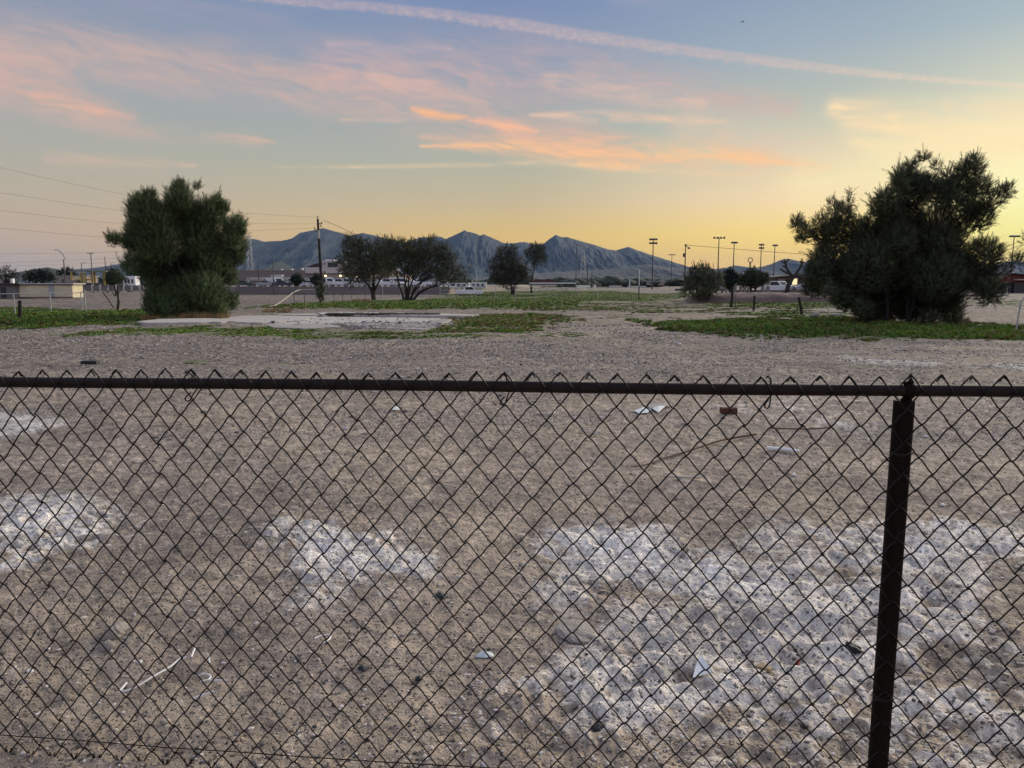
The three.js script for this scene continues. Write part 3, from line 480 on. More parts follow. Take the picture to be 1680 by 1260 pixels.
rock(190, 1040, 34, 'round pale stone beside a dark hollow in the dirt', chalkM, 0.7);
rock(176, 1060, 26, 'smaller tan stone just below the round pale stone', pebbleM, 0.6);
rock(48, 1100, 11, 'little white stone among tan stones at the photo edge', plastic, 0.7);
rock(229, 1085, 8, 'tiny white stone left of the long bent plastic strip', plastic, 0.8);
rock(1397, 1080, 26, 'black lump lying on the crust left of the fence post', darkM, 0.5, 'lump', 'black_lump');
rock(984, 1199, 26, 'dark angular stone low in the crust near the bottom edge', darkM, 0.4);
rock(1320, 1199, 14, 'small black stone low in the crust left of the post foot', darkM, 0.6);
rock(1302, 776, 7, 'small white stone standing out beyond the fence near the post', plastic, 0.8);
rock(1546, 829, 6, 'small white round stone right of the fence post', plastic, 0.8);
rock(687, 1112, 12, 'dark clod by itself in the warm dirt', darkM, 0.7, 'clod', 'dirt_clod');
rock(1115, 565, 6, 'lone white stone on the gravel in front of the green strip', plastic, 0.8);

// ---------------------------------------------------------------- weeds and grass
const blade = (n, w, seed, lean) => {         // a tuft of n blades about 1 m tall, to be scaled
  reseed(seed); const pos = [], nor = [];
  for (let i = 0; i < n; i++) {
    const a = rnd() * 6.283, r = rr(0.05, 0.55), h = rr(0.45, 1), l = lean * rr(0.5, 1.3), x0 = Math.cos(a) * r, z0 = Math.sin(a) * r, x1 = x0 + Math.cos(a) * l, z1 = z0 + Math.sin(a) * l, tx = -Math.sin(a) * w, tz = Math.cos(a) * w, mx = lerp(x0, x1, 0.45), mz = lerp(z0, z1, 0.45);
    pos.push(x0 - tx, 0, z0 - tz, x0 + tx, 0, z0 + tz, mx + tx * 1.2, h * 0.6, mz + tz * 1.2, x0 - tx, 0, z0 - tz, mx + tx * 1.2, h * 0.6, mz + tz * 1.2, mx - tx * 1.2, h * 0.6, mz - tz * 1.2, mx - tx * 1.2, h * 0.6, mz - tz * 1.2, mx + tx * 1.2, h * 0.6, mz + tz * 1.2, x1, h, z1);
  }
  const g = new THREE.BufferGeometry(); g.setAttribute('position', new THREE.Float32BufferAttribute(pos, 3)); g.computeVertexNormals(); return g;
};
const weedGeos = [blade(16, 0.10, 3, 0.5), blade(20, 0.08, 4, 0.6), blade(14, 0.12, 5, 0.4)], dryGeos = [blade(22, 0.025, 6, 0.35), blade(18, 0.02, 7, 0.3)];
const leafMat = mat(1, 1, 1, 0.85);
{
  reseed(41);
  const list = [];
  for (const [pg, dens, soft, h, tone] of greenAreas) {
    const [x0, x1, z0, z1] = pg.b, w = Math.min(x1, 60) - Math.max(x0, -60), area = w * (z1 - z0), dist = -z1, step = Math.max(0.09, dist * 0.006), n = Math.min(26000, area / (step * step) * 0.9);
    for (let i = 0; i < n; i++) {
      const x = rr(Math.max(x0, -60), Math.min(x1, 60)), z = rr(z0, z1), d = -z, m = inside(pg, x + (fbm(x * 0.7, z * 0.7, 3) - 0.5) * soft * 4, z + (fbm(x * 0.7 + 40, z * 0.7, 3) - 0.5) * soft * 4, soft * 2.3) * dens; if (Math.abs(x / d) > 0.76) continue;
      const p = fbm(x * 0.8 + 5, z * 0.8, 3), p2 = fbm(x * 0.25 + 50, z * 0.25, 3);
      if (rnd() > m * sstep(0.34, 0.62, p * 0.62 + p2 * 0.38 + m * 0.10)) continue;
      const k = h * rr(0.2, 0.85) * (0.3 + 1.1 * p) * (0.45 + 0.55 * m), sp = Math.max(k * 0.9, d * 0.006) * rr(0.7, 1.3), q = rnd(), t = tone === 1 ? 0.42 : tone === 2 ? 0.2 : 0.14;
      const dry = q < t, c = dry ? [rr(0.16, 0.26), rr(0.13, 0.19), 0.06] : [rr(0.09, 0.17) * (0.6 + p2), rr(0.16, 0.28) * (0.55 + p2 * 0.9), rr(0.015, 0.035)];
      list.push({ x, y: macro(x, z) - 0.01, z, sx: sp, sy: k, sz: sp, ry: rnd() * 6.28, c });
    }
  }
  let i = 0; asStuff('grass', 'low green weeds and grass growing in strips and patches across the dirt lot', 'grass', scatter('weeds', '', '', weedGeos, leafMat, list.length, () => list[i++]));
  reseed(43); const dry = [];
  const dryAt = (px0, py0, px1, py1, n, h) => { for (let j = 0; j < n; j++) { const g = G(rr(px0, px1), rr(py0, py1)), k = h * rr(0.4, 1); dry.push({ x: g.x, y: macro(g.x, g.z) - 0.02, z: g.z, sx: k * 0.7, sy: k, sz: k * 0.7, ry: rnd() * 6, c: [rr(0.22, 0.34), rr(0.15, 0.22), rr(0.06, 0.1)] }); } };
  dryAt(296, 517, 372, 525, 190, 0.5); dryAt(230, 521, 300, 527, 90, 0.35); dryAt(1385, 524, 1470, 532, 70, 0.3); dryAt(1540, 523, 1590, 531, 70, 0.3); dryAt(430, 509, 480, 514, 60, 0.35); dryAt(740, 522, 900, 531, 120, 0.22); dryAt(575, 494, 606, 497, 60, 0.55); dryAt(60, 482, 135, 489, 60, 0.4);
  i = 0; asStuff('dry_grass', 'dry tan grass standing at the feet of the trees and by the slab', 'dry grass', scatter('dry_blades', '', '', dryGeos, leafMat, dry.length, () => dry[i++]));
}
// the old floor slab, in broken pieces
{
  const t = thing('concrete_slab', 'cracked white concrete floor slab lying flat between the weeds', 'slab'); t.userData.kind = 'structure';
  const slabM = mat(0.66, 0.60, 0.53, 0.95, { map: mottle, bumpMap: rustBump, bumpScale: 0.004 }), slabD = mat(0.50, 0.45, 0.40, 0.95, { map: mottle });
  const piece = (pts, m, h = 0.09) => {
    const q = []; reseed(Math.round(pts[0][0] * 7)); for (let i = 0; i < pts.length; i++) { const a = pts[i], b = pts[(i + 1) % pts.length]; for (let k = 0; k < 5; k++) q.push([lerp(a[0], b[0], k / 5) + (k ? rr(-3, 3) : 0), lerp(a[1], b[1], k / 5) + (k ? rr(-0.25, 0.25) : 0)]); }
    const w = q.map(([x, y]) => G(x, y)), s = new THREE.Shape(w.map((v) => new THREE.Vector2(v.x, -v.z))), g = new THREE.ExtrudeGeometry(s, { depth: h + 0.1, bevelEnabled: true, bevelSize: 0.015, bevelThickness: 0.015, bevelSegments: 1 });
    g.rotateX(-Math.PI / 2); g.translate(0, -0.1, 0); g.translate(0, -0.005, 0); part('slab_piece', g, m, t);
  };
  piece([[225, 532], [262, 527], [345, 526], [382, 531], [330, 533], [246, 534]], slabM, 0.1);
  piece([[345, 525], [396, 520], [440, 519.5], [520, 521], [500, 527], [430, 532], [392, 531]], slabM, 0.06);
  piece([[520, 516.5], [560, 515.5], [680, 517], [786, 520], [770, 522], [660, 521], [530, 519.5]], slabM, 0.11);
  piece([[440, 518.4], [470, 517], [515, 517], [524, 519.6], [480, 519]], slabM, 0.07);
  piece([[504, 527.2], [526, 521], [640, 522.4], [722, 524], [690, 530], [560, 532], [432, 535.5]], slabM, 0.04);
  piece([[560, 533], [690, 531], [726, 525], [742, 526], [716, 540], [690, 543], [600, 540]], slabD, 0.05);
  piece([[440, 536], [540, 533], [560, 538], [500, 541], [450, 539]], slabD, 0.04);
  // loose gravel and broken bits left on it
  reseed(61); const bits = []; for (let j = 0; j < 1100; j++) { const v = rnd(), px = v < 0.75 ? rr(565, 722) : rr(400, 760), py = v < 0.75 ? rr(531, 541) : rr(518, 536), g = G(px, py), s = rr(0.015, 0.045) * (rnd() < 0.05 ? 2.2 : 1), q = rr(0.12, 0.5); bits.push({ x: g.x, y: 0.05 + s * 0.3, z: g.z, sx: s, sy: s * 0.7, sz: s, ry: rnd() * 6, c: [q, q * 0.9, q * 0.83] }); }
  for (let j = 0; j < 260; j++) { const g = G(rr(535, 720), rr(519.3, 520.4)), s = rr(0.04, 0.12), q = rr(0.03, 0.09); bits.push({ x: g.x, y: 0.14, z: g.z, sx: s * 1.6, sy: s * 0.8, sz: s, ry: rnd() * 6, c: [q, q * 1.1, q * 0.8] }); }
  let i = 0; asStuff('slab_gravel', 'broken concrete bits and gravel strewn over the floor slab', 'gravel', scatter('gravel_bit', '', '', stones, whiteMat, bits.length, () => bits[i++]));
}
// ---------------------------------------------------------------- trees
const barkM = mat(0.085, 0.062, 0.048, 0.95, { bumpMap: rustBump, bumpScale: 0.01 }), barkD = mat(0.035, 0.027, 0.022, 0.95), deadM = mat(0.05, 0.04, 0.035, 0.95);
function sprig(seed, n, len, wid, droop, spread) {      // a feathery shoot one unit long: stem and n needle pairs
  reseed(seed); const pos = [];
  const tri = (ax, ay, az, dx, dy, dz, l, w) => { const px = -dz, pz = dx, q = Math.hypot(px, pz) || 1; pos.push(ax - px / q * w, ay, az - pz / q * w, ax + px / q * w, ay, az + pz / q * w, ax + dx * l, ay + dy * l, az + dz * l); };
  const stem = (t) => [0, t - droop * 0.2 * t * t, droop * 0.55 * t * t];
  tri(0, 0, 0, 0, 1 - droop * 0.2, droop * 0.55, 1, 0.012);
  for (let i = 0; i < n; i++) { const t = 0.1 + 0.9 * (i + rnd()) / n, [x, y, z] = stem(t), a = rnd() * 6.283, up = rr(0.5, 1.1) - droop * t * 1.3, l = len * rr(0.6, 1.2) * (1.1 - 0.5 * t), dx = Math.cos(a) * spread, dz = Math.sin(a) * spread, m = Math.hypot(dx, up, dz); tri(x, y, z, dx / m, up / m, dz / m, l, wid); }
  const g = new THREE.BufferGeometry(); g.setAttribute('position', new THREE.Float32BufferAttribute(pos, 3)); g.computeVertexNormals(); return g;
}
const plumes = [sprig(11, 34, 0.30, 0.019, 0.1, 0.8), sprig(12, 30, 0.34, 0.017, 0.35, 0.8), sprig(13, 36, 0.28, 0.019, 0.6, 0.9)];
const fines = [sprig(21, 22, 0.42, 0.030, 0.3, 1.1), sprig(22, 20, 0.46, 0.028, 0.6, 1.2), sprig(23, 24, 0.4, 0.032, 0.1, 1.1)];
const broad = [sprig(31, 16, 0.5, 0.085, 0.2, 1.1), sprig(32, 18, 0.45, 0.09, 0.5, 1.2)];
// lobes are [pixel x, pixel y, pixel radius, (depth shift in radii), (density)]; stems run from foot points to lobes
function tree(name, label, category, o, group) {
  reseed(o.seed); const d = -o.foot.z, s = d / FPX, foot = o.foot.clone(), t = thing(name, label, category, foot, 0, group);
  const lobes = o.lobes.map(([x, y, r, dz, k]) => { const c = P(x, y, d).sub(foot); c.z = (dz !== undefined ? dz : rr(-1, 1) * o.depth) * (o.unit || 1) * 1; return { c, r: Math.max(r * s - (o.count ? 0.3 : 0.25) * o.shoot, r * s * 0.6), k: k === undefined ? 1 : k }; });
  if (!o.geos) { const n0 = lobes.length; for (let i = 0; i < n0; i++) for (let j = i + 1; j < n0; j++) { const a = lobes[i], b = lobes[j], q = Math.hypot(a.c.x - b.c.x, a.c.y - b.c.y); if (q < (a.r + b.r) * 1.15 && a.k > 0.5 && b.k > 0.5 && rnd() < 0.5) lobes.push({ c: a.c.clone().lerp(b.c, rr(0.35, 0.65)), r: Math.min(a.r, b.r) * rr(0.7, 1), k: 0.5 * Math.min(a.k, b.k), fill: true }); } }
  const total = lobes.reduce((q, l) => q + l.r * l.r * l.k, 0), wood = [];
  for (const [fx, fr, targets] of o.stems) {
    const b = V(fx * s, -0.05, rr(-0.2, 0.2) * o.depth * 0.5);
    for (const [x, y, w] of targets) { const e = P(x, y, d).sub(foot); e.z = rr(-0.5, 0.5) * o.depth; const m1 = b.clone().lerp(e, 0.33).add(V(rr(-1, 1) * s * 4, rr(0, 1) * s * 3, rr(-0.1, 0.1))), m2 = b.clone().lerp(e, 0.68).add(V(rr(-1, 1) * s * 4, rr(-1, 2) * s * 3, rr(-0.1, 0.1))); m1.x = lerp(m1.x, b.x, 0.35); wood.push(tube(bend([b, m1, m2, e], 14), (q) => fr * s * (w || 1) * (1 - 0.85 * q), 7)); }
  }
  const twigs = [];
  for (const l of lobes) { if (l.fill) continue; const src = o.core ? P(...o.core, d).sub(foot).setZ(0) : V(0, l.c.y * 0.4, 0); for (let i = 0; i < (o.limbs || 2); i++) { const e = l.c.clone().add(V(rr(-1, 1), rr(-0.4, 1), rr(-1, 1)).multiplyScalar(l.r * 0.7)), m = src.clone().lerp(e, 0.5).add(V(rr(-1, 1), rr(-1, 1), rr(-1, 1)).multiplyScalar(l.r * 0.3)); twigs.push(tube(bend([src.clone().lerp(e, 0.15), m, e], 8), (q) => (o.limbR || 2) * s * (1 - 0.9 * q), 5)); } }
  part('trunk', wood, o.bark || barkD, t); if (twigs.length) part('branches', twigs, o.bark || barkD, t).userData.kind = 'stuff';
  // crown: shoots through the volume, more at the skin, leaning out and up
  const list = [], up = o.up === undefined ? 0.7 : o.up, L = o.shoot;
  for (const l of lobes) {
    const n = o.count ? Math.round(o.count * l.r * l.r * l.k / total) : Math.round(o.fill * 2.6 * l.r * l.r / (L * L) * l.k);
    for (let i = 0; i < n; i++) {
      const v = V(rr(-1, 1), rr(-1, 1), rr(-1, 1)); if (v.lengthSq() > 1 || v.lengthSq() < 0.01) { i--; continue; }
      const rad = Math.pow(rnd(), 0.42); v.normalize(); const p = v.clone().multiplyScalar(l.r * rad).add(l.c); if (p.y < 0.03) continue;
      const dir = v.clone().multiplyScalar(0.8).add(V(rr(-0.5, 0.5), up + rr(-0.3, 0.3), rr(-0.5, 0.5))).normalize(), q = new THREE.Quaternion().setFromUnitVectors(V(0, 1, 0), dir), e = new THREE.Euler().setFromQuaternion(q.multiply(new THREE.Quaternion().setFromAxisAngle(V(0, 1, 0), rnd() * 6.28)));
      const k = L * rr(0.6, 1.25) * (o.count && rad > 0.86 && v.y > -0.2 && !l.fill && rnd() < (o.spike || 0.09) ? rr(1.4, 2.2) : rad > 0.85 && v.y > 0.3 ? 1.2 : 1), b = 0.62 + 0.75 * fbm(p.x * 1.3 / L / 3 + o.seed, p.y * 1.3 / L / 3 + p.z, 2), c = o.color, y = rnd() < 0.12 ? 1.35 : 1;
      list.push({ x: p.x, y: p.y, z: p.z, rx: e.x, ry: e.y, rz: e.z, sx: k * rr(0.8, 1.2), sy: k, sz: k * rr(0.8, 1.2), c: [c[0] * b * y * rr(0.85, 1.15), c[1] * b * y, c[2] * b] });
    }
  }
  let i = 0; const crown = new THREE.Group(); crown.name = 'crown'; crown.userData.kind = 'stuff'; for (const m of scatter('leaves', '', '', o.geos || plumes, leafMat, list.length, () => list[i++])) crown.add(m); t.add(crown);
  if (o.bare) for (const [x, y, r] of o.bare) { const b = []; for (let j = 0; j < 5; j++) { const c = P(x, y + r, d).sub(foot); c.z = rr(-0.4, 0.4) * o.depth; const e = P(x + rr(-r, r), y - rr(0, r), d).sub(foot); e.z = c.z + rr(-0.3, 0.3); b.push(tube(bend([c, c.clone().lerp(e, 0.5).add(V(rr(-1, 1) * s * 2, 0, 0)), e], 6), (q) => s * 0.75 * (1 - 0.7 * q), 4)); } part('bare_twigs', b, deadM, t).userData.kind = 'stuff'; }
  return t;
}
const GL = G(312, 521), dL = -GL.z;
tree('tamarisk_tree', 'tall dense green feathery tree standing left of the white slab', 'tree', {
  seed: 101, d: dL, foot: GL, depth: 1.5, shoot: 0.30, count: 46000, color: [0.100, 0.138, 0.050], up: 1.0, core: [305, 470], limbs: 1, limbR: 1.0,
  stems: [[-22, 2.6, [[270, 400, 1], [240, 350, 0.8], [235, 430, 0.7]]], [-4, 2.8, [[300, 360, 1], [316, 330, 0.7]]], [14, 2.8, [[340, 380, 1], [362, 350, 0.7]]], [34, 2.6, [[385, 390, 0.9], [365, 440, 0.9]]]],
  lobes: [[236, 342, 19], [232, 330, 9], [258, 350, 24], [268, 326, 10], [250, 322, 7], [308, 330, 22], [308, 308, 9], [322, 308, 8], [302, 362, 32], [342, 352, 26], [340, 330, 12], [360, 342, 13], [363, 330, 6], [386, 378, 20], [400, 372, 11], [386, 360, 8], [240, 392, 26], [214, 398, 13], [206, 392, 7], [282, 402, 36], [330, 402, 36], [374, 402, 20], [250, 432, 26], [300, 446, 38], [350, 442, 32], [378, 425, 16], [242, 470, 20], [268, 482, 30], [312, 490, 32], [354, 480, 30], [372, 460, 15], [252, 505, 17], [286, 510, 17], [330, 508, 17], [364, 498, 18], [225, 425, 9], [232, 455, 12], [285, 345, 20], [276, 372, 28], [240, 496, 16], [374, 512, 12], [300, 506, 26], [340, 512, 16], [262, 512, 14], [236, 440, 14], [390, 400, 14], [228, 372, 14], [224, 398, 12], [232, 408, 14], [216, 390, 9], [222, 402, 14], [212, 402, 10]],
});
const GR = G(1466, 531), dR = -GR.z;
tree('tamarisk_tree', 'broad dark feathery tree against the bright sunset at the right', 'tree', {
  seed: 202, d: dR, foot: GR, depth: 1.7, shoot: 0.29, count: 60000, spike: 0.07, color: [0.062, 0.072, 0.032], up: 0.7, core: [1475, 480], limbs: 1, limbR: 1.2,  // same species as the left tree; backlit shade is put into its leaf colour
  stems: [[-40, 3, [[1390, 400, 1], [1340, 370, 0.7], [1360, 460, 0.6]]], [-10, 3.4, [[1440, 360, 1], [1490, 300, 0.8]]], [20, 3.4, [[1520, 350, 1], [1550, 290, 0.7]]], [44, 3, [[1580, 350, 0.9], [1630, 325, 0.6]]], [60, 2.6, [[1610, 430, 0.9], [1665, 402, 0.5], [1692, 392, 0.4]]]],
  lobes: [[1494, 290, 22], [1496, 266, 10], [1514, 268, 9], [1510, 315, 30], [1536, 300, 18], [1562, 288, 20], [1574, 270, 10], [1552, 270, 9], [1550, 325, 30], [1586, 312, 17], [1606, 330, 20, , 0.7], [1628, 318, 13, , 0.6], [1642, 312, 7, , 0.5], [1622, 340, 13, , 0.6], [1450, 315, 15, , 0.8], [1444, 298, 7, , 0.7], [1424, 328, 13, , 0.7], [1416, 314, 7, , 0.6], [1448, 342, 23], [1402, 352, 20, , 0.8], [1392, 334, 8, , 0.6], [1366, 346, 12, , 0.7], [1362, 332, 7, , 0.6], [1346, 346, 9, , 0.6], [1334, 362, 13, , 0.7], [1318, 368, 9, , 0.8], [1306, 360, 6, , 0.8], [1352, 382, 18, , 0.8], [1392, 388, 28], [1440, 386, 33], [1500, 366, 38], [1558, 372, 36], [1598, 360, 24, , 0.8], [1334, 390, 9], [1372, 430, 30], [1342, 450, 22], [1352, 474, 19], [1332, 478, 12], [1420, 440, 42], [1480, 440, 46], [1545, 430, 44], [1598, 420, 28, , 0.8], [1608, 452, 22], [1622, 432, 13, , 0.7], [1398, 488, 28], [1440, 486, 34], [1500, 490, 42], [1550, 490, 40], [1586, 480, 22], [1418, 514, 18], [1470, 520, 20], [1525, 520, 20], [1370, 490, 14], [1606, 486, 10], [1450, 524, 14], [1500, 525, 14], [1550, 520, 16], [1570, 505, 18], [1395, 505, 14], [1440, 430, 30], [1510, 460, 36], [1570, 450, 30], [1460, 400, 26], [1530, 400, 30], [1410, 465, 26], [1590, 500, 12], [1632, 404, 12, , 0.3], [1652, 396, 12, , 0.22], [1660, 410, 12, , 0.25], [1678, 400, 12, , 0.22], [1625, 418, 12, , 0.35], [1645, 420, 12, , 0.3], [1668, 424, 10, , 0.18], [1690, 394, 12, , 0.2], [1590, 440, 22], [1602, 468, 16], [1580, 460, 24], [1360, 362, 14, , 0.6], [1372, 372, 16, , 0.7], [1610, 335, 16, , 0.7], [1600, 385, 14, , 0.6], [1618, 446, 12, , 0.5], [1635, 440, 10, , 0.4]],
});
const mesq = { geos: fines, color: [0.088, 0.088, 0.042], up: 0.3, shoot: 0.56, fill: 27, depth: 1.6, limbs: 1, limbR: 0.9 };
tree('mesquite_tree', 'dark olive tree with forked trunk right of the utility pole', 'tree', { ...mesq, seed: 301, d: 72, foot: G(613, 492), core: [610, 455],
  stems: [[0, 4.2, [[612, 462, 1], [588, 440, 0.7], [632, 448, 0.7], [610, 415, 0.7]]]],
  lobes: [[580, 405, 19], [572, 398, 8], [566, 425, 15], [598, 412, 22], [620, 420, 16], [624, 438, 20], [588, 440, 24], [610, 448, 18], [562, 444, 10, , 0.7], [576, 460, 13, , 0.6], [600, 458, 12, , 0.6], [636, 412, 14], [552, 430, 7, , 0.6], [640, 430, 15], [626, 398, 12]], bare: [[570, 386, 10], [590, 392, 8], [606, 402, 8]] });
tree('mesquite_tree', 'wide spreading tree on many slender dark stems, second of the middle trees', 'tree', { ...mesq, seed: 302, d: 70, foot: G(667, 494), core: [680, 462],
  stems: [[-4, 2.4, [[650, 450, 1], [640, 420, 0.7]]], [-1, 2.4, [[662, 440, 1], [668, 415, 0.7]]], [2, 2.4, [[676, 440, 1], [688, 415, 0.8]]], [5, 2.6, [[702, 452, 1], [722, 430, 0.7]]], [8, 2.6, [[732, 462, 0.9], [752, 450, 0.6]]]],
  lobes: [[652, 406, 16], [640, 422, 17], [662, 412, 18], [684, 412, 20], [676, 428, 22], [706, 408, 19], [726, 414, 15], [736, 425, 15], [706, 432, 24], [656, 440, 16, , 0.7], [684, 444, 16, , 0.6], [734, 446, 20], [754, 448, 13, , 0.8], [762, 458, 11, , 0.6], [722, 456, 13, , 0.6], [746, 464, 8, , 0.5], [700, 455, 10, , 0.4], [768, 442, 6, , 0.5], [634, 440, 14, , 0.8], [644, 456, 9, , 0.5]], bare: [[650, 396, 9], [664, 398, 9], [705, 392, 8], [730, 404, 8]] });
tree('mesquite_tree', 'round dark tree with short trunk, left of the weeping tree', 'tree', { ...mesq, seed: 303, d: 84, foot: G(842, 484), core: [838, 462], color: [0.06, 0.055, 0.03],
  stems: [[-2, 2.6, [[828, 440, 1], [840, 420, 0.7]]], [2, 2.4, [[848, 445, 1], [858, 440, 0.7]]]],
  lobes: [[826, 418, 14], [840, 412, 10], [816, 434, 15], [842, 432, 17], [848, 450, 18], [826, 452, 19], [858, 446, 11], [812, 456, 10], [862, 456, 8], [836, 465, 12, , 0.7], [806, 444, 7, , 0.7]], bare: [[828, 402, 7]] });
tree('mesquite_tree', 'tall thin weeping tree behind the round dark tree', 'tree', { ...mesq, seed: 304, d: 92, foot: G(872, 482), core: [876, 425], up: -0.5, fill: 26, color: [0.066, 0.064, 0.034],
  stems: [[0, 2, [[876, 420, 1], [880, 402, 0.7], [868, 440, 0.6]]]],
  lobes: [[876, 408, 9], [888, 406, 8], [868, 416, 9], [884, 418, 11], [892, 422, 8, , 0.8], [878, 428, 9, , 0.8], [864, 428, 6, , 0.6], [890, 434, 6, , 0.5], [872, 440, 5, , 0.5]], bare: [[880, 400, 7], [874, 402, 5]] });
tree('desert_bush', 'large round olive bush standing in the field by the dirt bank', 'bush', { ...mesq, seed: 305, d: -G(1152, 497).z, foot: G(1152, 497), depth: 1.2, shoot: 0.45, fill: 46, color: [0.082, 0.088, 0.045], up: 0.5, limbs: 1, limbR: 0.8,
  stems: [[-6, 1.8, [[1138, 455, 1], [1145, 435, 0.7]]], [2, 2, [[1154, 450, 1], [1160, 432, 0.7]]], [8, 1.8, [[1168, 458, 1], [1176, 445, 0.7]]]],
  lobes: [[1150, 456, 18], [1136, 464, 13], [1168, 460, 14], [1152, 476, 18], [1134, 480, 10], [1170, 478, 11], [1160, 446, 11, , 0.7], [1142, 446, 9, , 0.6], [1178, 464, 8, , 0.6], [1150, 490, 9], [1128, 470, 6]], bare: [[1142, 434, 9], [1156, 432, 9], [1168, 438, 8], [1180, 444, 8], [1136, 444, 6]] });
tree('conifer_tree', 'small dark upright conifer behind the thick fence post', 'tree', { seed: 306, d: 82, foot: P(1198, 482, 105).setY(0.1), depth: 0.4, geos: broad, shoot: 0.5, fill: 40, color: [0.020, 0.032, 0.020], up: 0.9, limbs: 1,
  stems: [[0, 2.2, [[1198, 450, 1]]]], lobes: [[1199, 446, 5], [1195, 452, 7], [1203, 454, 7], [1190, 460, 6], [1199, 462, 8], [1207, 458, 6], [1197, 470, 8], [1188, 468, 4]] });
tree('shade_tree', 'green spreading tree beside the parked vehicles, right of the dark conifer', 'tree', { seed: 307, d: 84, foot: P(1236, 480, 108).setY(0.1), depth: 0.8, geos: broad, shoot: 0.48, fill: 34, color: [0.042, 0.060, 0.020], up: 0.5, limbs: 1,
  stems: [[0, 2.2, [[1228, 458, 1], [1244, 456, 0.9]]]], lobes: [[1216, 458, 8], [1228, 454, 9], [1240, 453, 9], [1252, 456, 8], [1222, 464, 7], [1236, 463, 9], [1249, 463, 7], [1258, 460, 5, , 0.6], [1236, 446, 6]] });
// the pollarded bare tree
{
  const d = 112, f = P(1293, 482, d); f.y = 0.05; const t = thing('bare_tree', 'leafless pollarded tree with stubby dark limbs beside the carport', 'tree', f), w = (a) => bend(a.map(([x, y]) => P(x, y, d).sub(f)), 12), s = d / FPX;
  part('trunk', tube(w([[1291, 485], [1293, 470], [1298, 460], [1302, 454]]), (q) => s * (4.2 - 1.4 * q), 8), deadM, t);
  for (const [pts, r] of [[[[1302, 455], [1296, 448], [1291, 440], [1288, 430]], 2.6], [[[1303, 455], [1308, 446], [1314, 437], [1316, 430]], 2.4], [[[1297, 450], [1288, 446], [1280, 441]], 2.1], [[[1303, 456], [1310, 453], [1318, 455]], 1.6]]) part('limb', tube(w(pts), (q) => s * r * (1 - 0.35 * q), 7), deadM, t);
  for (const pts of [[[1289, 432], [1284, 430], [1282, 428]], [[1288, 431], [1287, 427], [1286, 425]], [[1289, 431], [1292, 428], [1294, 425]], [[1291, 440], [1286, 437], [1283, 436]], [[1316, 432], [1313, 429], [1313, 427]], [[1315, 433], [1318, 430], [1320, 431]], [[1316, 431], [1316, 427], [1315, 424]]]) part('stub', tube(w(pts), (q) => s * 1.5 * (1 - 0.35 * q), 6), deadM, t);
}

// ---------------------------------------------------------------- mountains
function ridge(name, label, pts, D, L, seed, amp, col) {
  const step = 0.8, x0 = pts[0][0], x1 = pts[pts.length - 1][0], nx = Math.round((x1 - x0) / step) + 1, rows = 60, back = 6, pos = [], cl = [], idx = []; let k = 0;
  for (let i = 0; i < nx; i++) {
    const px = x0 + i * step; while (k < pts.length - 2 && px > pts[k + 1][0]) k++;
    const t0 = clamp((px - pts[k][0]) / (pts[k + 1][0] - pts[k][0])), py = lerp(pts[k][1], pts[k + 1][1], t0) + (fbm(px * 0.35 + seed, seed, 3, 0.6) - 0.5) * 1.3 + (vn(px * 0.9, seed * 3) - 0.5) * 0.5;
    const top = P(px, Math.min(py, 462), D), H = top.y;
    for (let j = 0; j < rows + back; j++) {
      const t = j < rows ? j / (rows - 1) : 1 + (j - rows + 1) / back * 0.9, z = -(D - L * (1 - Math.min(t, 1))) - (t > 1 ? (t - 1) * L : 0), q = t <= 1 ? t : Math.max(0, 2 - t);
      const xx = top.x + (fbm(t * 3 + seed, px * 0.02, 3) - 0.5) * L * 0.16 * (1 - q), w = xx / L * 3.4, rg = (f, tt, k) => 1 - Math.abs(2 * vn(w * f + k + t * tt * 0.4, t * tt + k) - 1), wj = fbm(w * 2, t * 3 + seed, 3) * 0.5, rn = 0.62 * rg(2.2, 1.5, seed + wj) + 0.22 * rg(5.5, 3, seed + 5 + wj * 2) + 0.1 * rg(13, 7, seed + 9 + wj * 3) + 0.2, r2 = fbm(w * 22 + 5, t * 9 + seed, 4, 0.65);
      const y = t >= 1 ? H * Math.pow(q, 1.1) : H * (Math.pow(q, 1.15) + (rn - 0.78) * amp * 0.55 * Math.sin(Math.PI * Math.pow(q, 0.9)) * 1.2 + (r2 - 0.5) * amp * 0.5 * Math.sin(Math.PI * q));
      pos.push(xx, Math.max(y, -3) - 4 * (1 - q), z); const v = 0.72 + 0.5 * r2 + 0.25 * (rn - 0.6); cl.push(col[0] * v, col[1] * v, col[2] * v);
    }
  }
  const R = rows + back; for (let i = 0; i < nx - 1; i++) for (let j = 0; j < R - 1; j++) { const a = i * R + j, b = a + R; idx.push(a, b, a + 1, b, b + 1, a + 1); }
  const g = new THREE.BufferGeometry(); g.setAttribute('position', new THREE.Float32BufferAttribute(pos, 3)); g.setAttribute('color', new THREE.Float32BufferAttribute(cl, 3)); g.setIndex(idx); g.computeVertexNormals();
  tag(part(name, g, new THREE.MeshStandardMaterial({ vertexColors: true, roughness: 1, side: THREE.DoubleSide })), label, 'mountains', null, 'structure');
}
const hazyRockC = [0.058, 0.062, 0.070];  // the blue of distance haze is put into this rock colour
